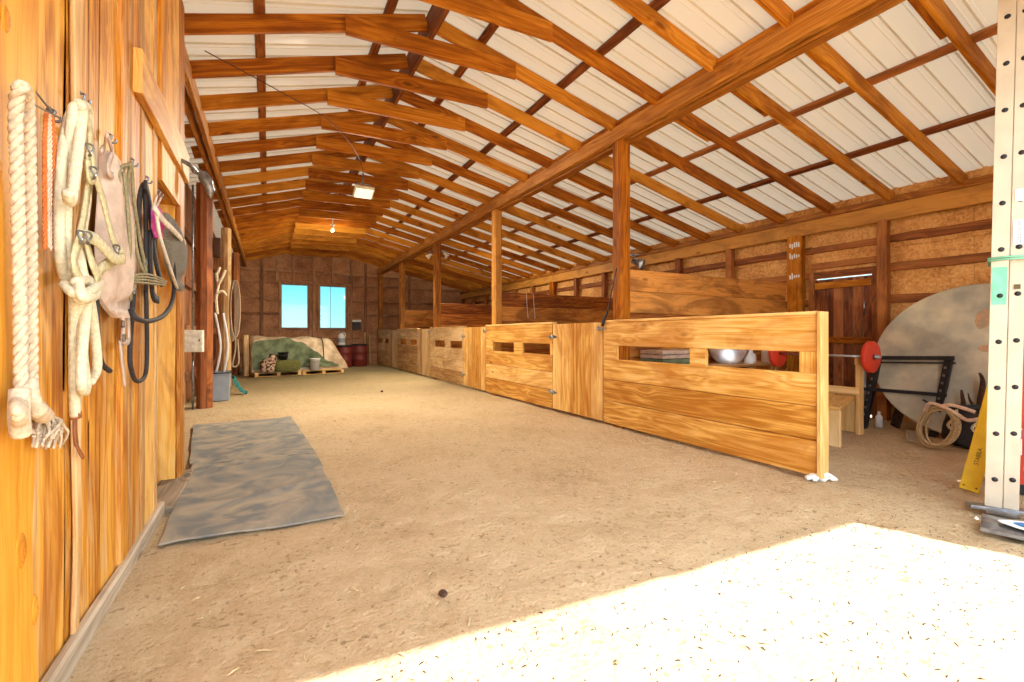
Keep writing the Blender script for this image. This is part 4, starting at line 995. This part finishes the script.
m = MB(); m.tube(spline([(2.44, 17.8, 1.27), (2.5, 17.78, 1.28), (2.53, 17.77, 1.2), (2.5, 17.78, 1.1)]), .014, 6); m.build('handle', M_WHITE, r)
m = MB(); m.lathe([(.05, .46), (.05, .5), (0, .5)], (2.4, 17.85, .82), 14); m.build('cap', M_BLUE, r)
m = MB(); m.lathe([(.1315, .1), (.1315, .26)], (2.4, 17.85, .82), 20); m.build('paper_label', M_GREYP, r)
r = thing('wall_box', 'black box with a white top on the far wall right of the windows', 'box', (3.1, YB - .1, 1.45))
m = MB(); m.box(2.98, 3.28, YB - .2, YB - .02, 1.42, 1.72, .01); m.box(3.0, 3.26, YB - .21, YB - .2, 1.45, 1.7, .003); m.build('body', M_BLKP, r)
m = MB(); m.box(2.97, 3.29, YB - .22, YB - .02, 1.72, 1.8, .01); m.build('lid', M_WHITE, r)
for i, (x, z) in enumerate(((3.42, .7), (3.6, .6))):
    m = MB(); m.tube([(x, 18.7, .0), (x + .02, 18.95, z + .45)], .018, 7); m.tube([(x + .02, 18.95, z + .45), (x + .02, 18.97, z + .6)], .026, 7)
    tag(m.build('tool_handle', W_PALE), ['left pale tool handle leaning in the far corner', 'right pale tool handle leaning in the far corner'][i], 'tool handle', 'tool handles in the far corner')

# ------------------------------------------------------------------ right bay: homemade weight bench and barbell
r = thing('weight_bench', 'homemade pine weight bench with two uprights', 'bench', (5.6, 2.85, 0))
def bb(nm, *a, mat=W_PALE, **k):
    m = MB(); m.board(*a, **k); return m.build(nm, mat, r)
bx = 6.3
for y in (2.86, 3.42):
    bb('upright', (bx, y, 0), (bx, y, .93), .1, .045, (1, 0, 0)); bb('bar_cradle', (bx - .06, y, .84), (bx - .06, y, .93), .045, .03, (0, 1, 0))
bb('cross_board', (bx - .04, 2.84, .52), (bx - .04, 3.44, .52), .09, .035, (0, 0, 1)); bb('back_board', (bx, 3.0, .02), (bx, 3.0, .47), .2, .03, (0, 1, 0)); bb('back_board', (bx, 3.22, .02), (bx, 3.22, .47), .2, .03, (0, 1, 0))
bb('seat', (5.34, 2.79, .41), (6.24, 3.06, .44), .34, .035, (0, 1, 0)); bb('front_leg', (5.38, 2.79, 0), (5.38, 2.79, .39), .34, .035, (0, 1, 0))
r = thing('barbell', 'steel barbell with red plates resting on the weight bench', 'barbell', (6.24, 3.1, .9))
m = MB(); m.tube([(6.2, 2.6, .945), (6.2, 3.9, .945)], .014, 10); m.build('bar', M_STEEL, r)
for y in (2.7, 3.8):
    m = MB(); m.lathe([(.02, -.03), (.17, -.03), (.185, -.02), (.185, .02), (.17, .03), (.02, .03)], (6.2, y, .945), 32, (0, 1, 0)); m.build('weight_plate', M_RED, r)
    m = MB(); m.lathe([(.015, -.02), (.03, -.02), (.03, .02), (.015, .02)], (6.2, y - .05 * (1 if y < 3 else -1), .945), 12, (0, 1, 0)); m.build('collar', M_SIG, r)

# big grey disc leaning on the wall
r = thing('tabletop_disc', 'huge round grey scuffed disc leaning on the right wall', 'disc', (7.2, 2.12, 0))
an = math.radians(24); nx = V((-math.cos(an), -.12, math.sin(an))).normalized(); c = V((7.25, 2.1, .93))
m = MB(); m.lathe([(0, -.02), (.955, -.02), (.97, -.012), (.97, .012), (.955, .02), (0, .02)], c, 72, nx); m.build('face', M_DISC, r)
dn = V((0, 0, 1)) - nx * nx.z; dn.normalize(); ds = nx.cross(dn)
m = MB()
for k in range(0, 1):
    m.tube([c + nx * .021 + dn * (.55 - .04 * q) + ds * (-.62 + .045 * q) for q in range(12)], .006, 4, flat=(.3, nx))
m.build('scratch', M_RUST, r)
M_PATCH = plain('rusty_patch', C(196, 156, 120), .8, 0, .1, 20, col2=C(164, 150, 128)); M_YST = plain('ochre_stain', C(176, 158, 96), .85, 0, .15, 3, col2=C(162, 154, 124))
def patch(a, b, wa, wb, mat, nm):
    m = MB(); m.add([c + nx * .0215 + dn * (b + wb * math.sin(t) * (1 + .3 * noise.noise(V((t, a, b))))) + ds * (a + wa * math.cos(t) * (1 + .4 * noise.noise(V((a, t, 2 + b))))) for t in [q * PI / 10 for q in range(20)]], [list(range(20))], [[(0, 0)] * 20]); m.build(nm, mat, r)
patch(-.02, .5, .06, .14, M_PATCH, 'stain'); patch(-.1, .12, .1, .05, M_PATCH, 'stain'); patch(-.33, .55, .09, .05, M_PATCH, 'stain')

# black steel rack leaning in front of the disc
r = thing('steel_rack', 'black slotted steel rack leaning against the grey disc', 'rack', (6.9, 2.7, 0))
for (ya, xa) in ((2.98, 6.72), (2.33, 6.86)):
    m = MB(); m.board((xa, ya + .04, 0), (xa + .22, ya - .03, .92), .07, .03, (0, 1, 0)); m.board((xa + .03, ya + .02, 0), (xa + .24, ya - .05, .9), .03, .05, (0, 1, 0)); lg = m.build('leg', M_BLACKM, r)
    m = MB()
    for k in range(9): p = V((xa - .018 + .22 * k / 10 + .02, ya + .04 - .007 * k, .08 + .09 * k)); m.box(p.x - .003, p.x + .001, p.y - .012, p.y + .012, p.z, p.z + .03, 0)
    m.build('slot_row', M_SIG, lg)
m = MB(); m.board((6.94, 3.1, .9), (7.06, 2.24, .93), .05, .05, (0, 0, 1)); m.board((6.98, 3.1, .84), (7.1, 2.24, .87), .02, .05, (0, 0, 1)); m.build('top_rail', M_BLACKM, r)
m = MB(); m.board((6.83, 3.1, .5), (6.97, 2.28, .5), .04, .05, (0, 0, 1)); m.build('middle_rail', M_BLACKM, r)
m = MB(); m.tube([(6.8, 3.02, .25), (6.98, 3.12, .98)], .02, 6); m.build('side_strut', M_SIG, r)

# bundle with saddle cloth, coiled rope, root wood
r = thing('saddle_bundle', 'dark bundle with pale zigzag straps behind the coiled rope', 'bundle', (6.5, 1.95, 0))
m = MB(); c = V((6.62, 1.92, .2))
m.grid(lambda a, b: c + V((.22 * spw(math.cos(a * 2 * PI), .8) * math.sin(b * PI) ** .5, .26 * spw(math.sin(a * 2 * PI), .8) * math.sin(b * PI) ** .5, -.2 * spw(math.cos(b * PI), .7))) * (1 + .14 * noise.noise(V((math.cos(a * 2 * PI) * 2, math.sin(a * 2 * PI) * 2, b * 4)))), 32, 18); m.build('dark_cloth', M_BLK, r)
m = MB()
for k, y in enumerate((2.05, 1.86)): m.tube(spline([(6.52, y, .42), (6.42, y - .02, .33), (6.39, y + .03, .24), (6.38, y - .03, .17), (6.4, y, .08)], 4), .015, 5, flat=(.4, (1, 0, 0)))
m.build('pale_strap', M_ROPEW, r)
m = MB(); m.tube(spline([(6.5, 2.33, .47), (6.5, 2.2, .41), (6.52, 2.05, .42), (6.6, 1.9, .43)]), [.012] * 6 + [.025] * 6 + [.035] * 7, 8); m.build('dark_horn', M_BLKP, r)
r = thing('coiled_rope', 'large coil of stiff tan rope on the floor before the grey disc', 'rope', (6.3, 2.1, 0))
m = MB(); random.seed(9)
for k in range(8):
    a, b = .15 + random.uniform(-.025, .02), .2 + random.uniform(-.03, .015); dx = random.uniform(-.02, .02); cc = V((6.3 - .01 * k, 2.12 + random.uniform(-.02, .02), .225))
    m.tube([cc + V((.1 * math.sin(t) + dx, a * math.cos(t), b * math.sin(t))) for t in [q * PI / 16 for q in range(32)]], .011, 7, True)
m.build('coil', M_TAN, r)
m = MB(); m.tube(spline([(6.36, 2.26, .36), (6.3, 2.2, .46), (6.28, 2.08, .44), (6.34, 2.0, .38), (6.3, 1.9, .33), (6.28, 1.8, .36)]), .018, 8); m.tube(spline([(6.3, 2.12, .44), (6.26, 2.0, .47), (6.3, 1.84, .42)]), .018, 8); m.build('tie', M_PINKW, r)
for i, q in enumerate(([(6.9, 1.95, .1), (6.93, 1.98, .4), (6.95, 1.97, .68), (6.96, 2.0, .78)], [(6.86, 2.12, .1), (6.87, 2.1, .35), (6.9, 2.13, .58)], [(6.86, 1.8, .1), (6.86, 1.84, .4), (6.88, 1.78, .5)])):
    m = MB(); m.tube(spline(q, 6), [.05 - .04 * k / (6 * (len(q) - 1)) for k in range(6 * (len(q) - 1) + 1)], 8)
    if i == 0: m.tube(spline([(6.93, 1.97, .3), (6.9, 2.05, .45), (6.92, 2.08, .55)], 5), [.02 - .0015 * k for k in range(11)], 6)
    tag(m.build('root_stick', M_RUST), ['tallest of the brown root sticks before the grey disc', 'left brown root stick before the grey disc', 'right brown root stick behind the dark bundle'][i], 'stick', 'root sticks before the grey disc')
m = MB(); m.board((6.3, 2.35, .02), (6.75, 2.52, .05), .12, .02, (0, 1, .2))
tag(m.build('loose_board', W_GREY), 'short pale loose board on the floor left of the coiled rope', 'board')
# small things between bench and rack
for i, (x, y, h, rad, mt, lab) in enumerate(((6.78, 3.22, .19, .035, M_MINT, 'small mint green bottle by the foot of the steel rack'), (6.98, 2.95, .2, .04, M_WHITE, 'small white bottle inside the foot of the steel rack'))):
    m = MB(); m.lathe([(0, 0), (rad, 0), (rad, h * .65), (rad * .4, h * .8), (rad * .4, h), (0, h)], (x, y, .01), 14); tag(m.build('bottle', mt), lab, 'bottle')
m = MB(); random.seed(2)
for k in range(5): m.tube(spline([(7.0 + .05 * k, 2.75 + .04 * k, .02), (7.03 + .05 * k, 2.72 + .03 * k, .2 + .03 * k), (7.1 + .04 * k, 2.7, .42)], 4), .012, 5)
tag(m.build('kindling', M_RUST), 'small bundle of dark sticks behind the steel rack', 'sticks')

# work table behind the nearest panel, seen through its slots
r = thing('low_table', 'rough board table behind the nearest slotted panel', 'table', (5.3, 4.25, 0))
m = MB()
for k in range(5): m.board((4.12, 4.06 + k * .1, .78), (6.7, 4.06 + k * .1, .78), .095, .03, (0, 1, 0))
m.build('table_top', W_FAR, r)
for x in (4.3, 6.55):
    for y in (4.08, 4.42): m = MB(); m.box(x - .04, x + .04, y - .04, y + .04, 0, .765); m.build('leg', W_FAR, r)
for i, (lab, mt, x0, x1, z0) in enumerate((('folded grey green tarp seen through the left slot of the nearest panel', M_GREEN, 4.3, 5.02, .795), ('folded cream blanket lying on top of the grey green tarp', M_CANVAS, 4.3, 4.95, .905))):
    m = MB()
    for k in range(2): m.solid(lambda a, b: V((x0 + (x1 - x0) * a, 4.08 + .38 * b, z0 + .055 * k + .045 + .012 * noise.noise(V((a * 5, b * 5, k + i))))), 14, 10, (0, 0, -.045))
    tag(m.build('folded_tarp' if i == 0 else 'folded_blanket', mt), lab, ['tarp', 'blanket'][i])
m = MB(); m.lathe([(0, -.02), (.09, -.02), (.11, .0), (.24, .02), (.25, .03), (.24, .04), (.1, .06), (.05, .07), (0, .07)], (5.82, 4.3, 1.0), 36, (-.65, -.65, .3))
tag(m.build('metal_lid', M_SILVER), 'round shiny metal lid seen through the right slot of the nearest panel', 'lid')
for i, (x, y, h) in enumerate(((6.2, 4.2, .19), (6.5, 4.15, .27), (6.05, 4.12, .14))):
    m = MB(); m.lathe([(0, 0), (.07, 0), (.075, .02), (.07, h * .6), (.03, h * .8), (.03, h), (0, h)], (x, y, .795), 16)
    tag(m.build('jug', M_WHITE), ['middle white jug seen through the right slot', 'tallest white jug seen through the right slot', 'smallest white jug seen through the right slot'][i], 'jug', 'white jugs behind the nearest panel')

# ------------------------------------------------------------------ ladder, yellow board, red step ladder
vd = V((4.3, 1.14, 0)).normalized(); sdv = V((vd.y, -vd.x, 0))      # along the rungs, along the rail faces
lean = V((.006, -.018, 1)).normalized()
r = thing('extension_ladder', 'tall cream extension ladder standing upright at the right edge', 'ladder', (4.3, 1.14, 0))
base = V((4.26, 1.15, .05)) + V((.256, -.967, 0)) * .03; TOP = 3.62
def ladsec(o0, wdt, z0, z1, ph, nm, shift):
    for k, dd in enumerate((0, .38)):
        m = MB(); a = base + sdv * (o0 + wdt / 2) + vd * (dd + shift); a0 = a + lean * z0; a1 = a + lean * z1
        m.board(a0, a1, wdt, .006, sdv, .002)
        for s_ in (-1, 1): m.board(a0 + sdv * s_ * (wdt / 2 - .003) + vd * (.012 if k == 0 else -.012), a1 + sdv * s_ * (wdt / 2 - .003) + vd * (.012 if k == 0 else -.012), .03, .006, vd, .002)
        m.build('rail', M_ALU, r)
    n = int((z1 - z0 - .1) / .305)
    for k in range(n + 1):
        z = z0 + ph + k * .305
        if z > z1 - .05: break
        p = base + sdv * (o0 + wdt * .55) + vd * shift + lean * z
        m = MB(); m.tube([p - vd * .002, p + vd * .38], .016, 12); rg = m.build('rung', M_ALU, r)
        m = MB(); m.lathe([(0, 0), (.014, 0), (.016, .003), (.0155, .004)], p - vd * .007, 12, vd); m.build('rung_hole', M_BLACKM, rg)
ladsec(-.078, .082, .0, TOP, .19, 'fly', .0)
ladsec(.008, .07, -.0, TOP, .2, 'base', .02)
fp = base + sdv * .0
m = MB(); m.board(fp + V((0, 0, -.02)) - sdv * .07, fp + V((0, 0, -.02)) + sdv * .08, .09, .03, vd, .006); m.build('foot', M_SIG, r)
def ladp(o, z, out=.012): return base + sdv * o + lean * z - vd * out
m = MB()
for z in (1.66, 1.645): m.tube([ladp(-.09, z), ladp(0, z + .004), ladp(.09, z), ladp(.09, z, -.42), ladp(-.09, z + .01, -.42)], .006, 6, True)
m.build('tie_band', M_MINT, r)
m = MB(); m.board(ladp(-.037, 1.35, .0045), ladp(-.037, 1.6, .0045), .07, .001, sdv, 0); m.build('tape_patch', M_MINT, r)
def decal(o, z0, z1, wd, mat, nm, out=-.012):
    m = MB(); m.board(ladp(o, z0, out), ladp(o, z1, out), wd, .0015, sdv, 0); return m.build(nm, mat, r)
decal(.043, 1.74, 1.9, .05, M_WHITE, 'sticker'); decal(.043, 2.02, 2.1, .04, M_WHITE, 'sticker'); decal(.043, 1.45, 1.48, .03, M_INK, 'sticker')
def lettering(txt, pos, right, up, size, mat, parent, name='lettering', ext=.0006):
    cu = bpy.data.curves.new(name, 'FONT'); cu.body = txt; cu.size = size; cu.align_x = 'CENTER'; cu.align_y = 'CENTER'; cu.extrude = ext
    tmp = bpy.data.objects.new(name + '_curve', cu); COL.objects.link(tmp)
    me = bpy.data.meshes.new_from_object(tmp.evaluated_get(bpy.context.evaluated_depsgraph_get()))
    bpy.data.objects.remove(tmp); me.materials.clear(); me.materials.append(mat)
    R = V(right).normalized(); U = V(up).normalized(); Nn = R.cross(U); P = V(pos) - V(parent['_o'])
    for v in me.vertices: v.co = P + R * v.co.x + U * v.co.y + Nn * v.co.z
    o = bpy.data.objects.new(name, me); COL.objects.link(o); o.parent = parent; return o
lettering('Louisville', ladp(.043, 1.82, -.0105), lean, -sdv, .038, M_BLUEINK, r)
r = thing('yellow_board', 'long yellow board with faint black lettering leaning beside the ladder', 'board', (4.75, 1.42, 0))
ya, yb = V((4.74, 1.42, .01)), V((4.86, 1.25, 1.05)); yd = (yb - ya).normalized(); yw = (sdv - yd * sdv.dot(yd)).normalized()
m = MB(); m.board(ya, yb, .11, .028, yw, .005); m.build('plank', M_YEL, r)
yn = yd.cross(yw)
if yn.dot(V((-1, 0, 0))) < 0: yn = -yn
lettering('STABILA', ya + yd * .27 + yn * .015, yd, yn.cross(yd), .036, M_INK, r); lettering('STABILA', ya + yd * .68 + yn * .015, yd, yn.cross(yd), .036, M_INK, r)
m = MB()
for s_ in (-1, 1): m.lathe([(0, 0), (.006, 0), (.005, .003), (0, .003)], ya + yd * .03 + yw * s_ * .035 + yn * .013, 8, yn)
m.build('screw', M_BLACKM, r)
# red stepladder folded, right behind the cream ladder
r = thing('step_ladder', 'red fibreglass stepladder standing folded behind the cream ladder', 'ladder', (4.95, 1.05, 0))
b0 = V((4.98, 1.235, .02))
for k, (dx, h) in enumerate(((0, 2.05), (.5, 2.05))):
    m = MB(); a = b0 + vd * dx; m.board(a + V((0, 0, .05)), a + V((0, 0, h)), .09, .03, sdv, .005); m.build('front_rail', M_REDL, r)
    m = MB(); a = b0 + vd * dx + sdv * .1; m.board(a + V((0, 0, .02)), a + V((0, 0, h - .1)), .05, .03, sdv, .005); m.build('rear_rail', M_REDL, r)
    m = MB(); m.board(b0 + vd * dx + V((0, 0, -.015)), b0 + vd * dx + V((0, 0, .06)), .1, .04, sdv, .008); m.build('foot', M_BLKP, r)
for k in range(6):
    m = MB(); m.board(b0 + V((0, 0, .3 + k * .3)), b0 + vd * .5 + V((0, 0, .3 + k * .3)), .08, .03, sdv); m.build('step', M_ALU, r)
m = MB(); m.board(b0 - vd * .018 + V((0, 0, .28)), b0 - vd * .018 + V((0, 0, .48)), .07, .002, sdv, 0); m.build('sticker', M_WHITE, r)
m = MB(); m.board(b0 - vd * .02 + V((0, 0, .4)), b0 - vd * .02 + V((0, 0, .47)), .07, .002, sdv, 0); m.build('sticker', M_BLUE, r)
m = MB(); m.board(b0 + V((0, 0, 2.07)) - vd * .03, b0 + V((0, 0, 2.07)) + vd * .53, .2, .05, sdv, .015); m.build('top_cap', M_BLKP, r)
# flat dark package and foot plate on the sand
r = thing('plastic_package', 'flat dark package with a blue and white leaf shaped print on the sand', 'package', (4.2, .9, 0))
pc = V((3.9, 1.03, .045)); e1 = V((.25, -.97, 0)).normalized(); e2 = V((.97, .25, 0)).normalized()
m = MB(); m.solid(lambda a, b: pc + e1 * (a - .16) * .5 + e2 * (b - .45) * .26 + V((0, 0, .008 * noise.noise(V((a * 4, b * 4, 2))) + .015 * b + .02 * math.sin(a * PI) * math.sin(b * PI))), 20, 12, (0, 0, -.02)); m.build('wrapper', M_SIG, r)
def leaf(sc, mat, nm, h):
    m = MB(); pts = []
    for q in range(24):
        t = q / 24 * 2 * PI; x = math.cos(t); yv = math.sin(t) * (1 - .35 * x * x) * .36
        pts.append(pc + e1 * (.16 + x * .17 * sc) + e2 * (-.0 + yv * .2 * sc * 1.4) + V((0, 0, h)))
    m.poly(pts, (0, 0, .003)); m.build(nm, mat, r)
leaf(1.0, M_WHITE, 'white_print', .03); leaf(.62, M_BLUE, 'blue_print', .034)
m = MB(); m.lathe([(0, 0), (.014, 0), (.004, .012), (0, .012)], pc - e1 * .1 - e2 * .02 + V((0, 0, .02)), 5); m.build('star_sparkle', M_WHITE, r)  # bright sparkle on the wrapper modelled as a small white star
m = MB(); m.board((4.2, 1.26, .045), (4.36, 1.02, .045), .09, .025, (1, 1, 0), .006)
tag(m.build('foot_plate', M_SIG), 'grey metal plate on the sand under the foot of the cream ladder', 'plate')
# dark stone on the sand
m = MB()
m.grid(lambda a, b: V((.70, 1.98, .02)) + V((.022 * math.cos(a * 2 * PI) * math.sin(b * PI), .018 * math.sin(a * 2 * PI) * math.sin(b * PI), -.014 * math.cos(b * PI))) * (1 + .25 * math.sin(a * 9)), 12, 8)
tag(m.build('pebble', M_RUST), 'small dark stone on the open sand in the foreground', 'stone')
m = MB()
m.grid(lambda a, b: V((2.1, 9.7, .02)) + V((.03 * math.cos(a * 2 * PI) * math.sin(b * PI), .025 * math.sin(a * 2 * PI) * math.sin(b * PI), -.018 * math.cos(b * PI))) * (1 + .25 * math.sin(a * 9)), 12, 8)
tag(m.build('pebble', M_RUST), 'dark clod on the sand in the middle of the aisle', 'stone')
# straw and wood chips strewn over the sand
m = MB(); random.seed(21)
for k in range(700):
    x, y = random.uniform(XL + .1, 3.9), 1.0 + 17 * random.random() ** 1.3; a = random.uniform(0, PI); l = random.uniform(.008, .03); z = fz(x, y) + .003
    dx, dy = l * math.cos(a), l * math.sin(a); w_ = random.uniform(.002, .005)
    m.add([(x - dx + dy * w_ / l, y - dy - dx * w_ / l, z), (x + dx + dy * w_ / l, y + dy - dx * w_ / l, z + .004), (x + dx - dy * w_ / l, y + dy + dx * w_ / l, z + .004), (x - dx - dy * w_ / l, y - dy + dx * w_ / l, z),
           (x, y, z + .008)], [[0, 1, 4], [1, 2, 4], [2, 3, 4], [3, 0, 4]], [[(0, 0)] * 3] * 4)
tag(m.build('straw', M_TAN, loc=(0, 0, 0)), 'bits of straw scattered over the sand', 'straw', kind='stuff')
m = MB(); random.seed(33)
for k in range(900):
    y = random.uniform(.3, 1.68); x = random.uniform(-.1, 3.7); a = random.gauss(.3, 1.2); l = random.choice([.003, .004, .005, .007, .011]); z = fz(x, y) + .002
    dx, dy = l * math.cos(a), l * math.sin(a); q = random.uniform(.001, .0028) / l
    m.add([(x - dx + dy * q, y - dy - dx * q, z), (x + dx + dy * q, y + dy - dx * q, z + .003), (x + dx - dy * q, y + dy + dx * q, z + .003), (x - dx - dy * q, y - dy + dx * q, z), (x, y, z + .006)],
          [[0, 1, 4], [1, 2, 4], [2, 3, 4], [3, 0, 4]], [[(0, 0)] * 3] * 4)
tag(m.build('wood_chips', M_CHIP, loc=(0, 0, 0)), 'tiny dark wood chips strewn over the sunlit sand', 'wood chips', kind='stuff')
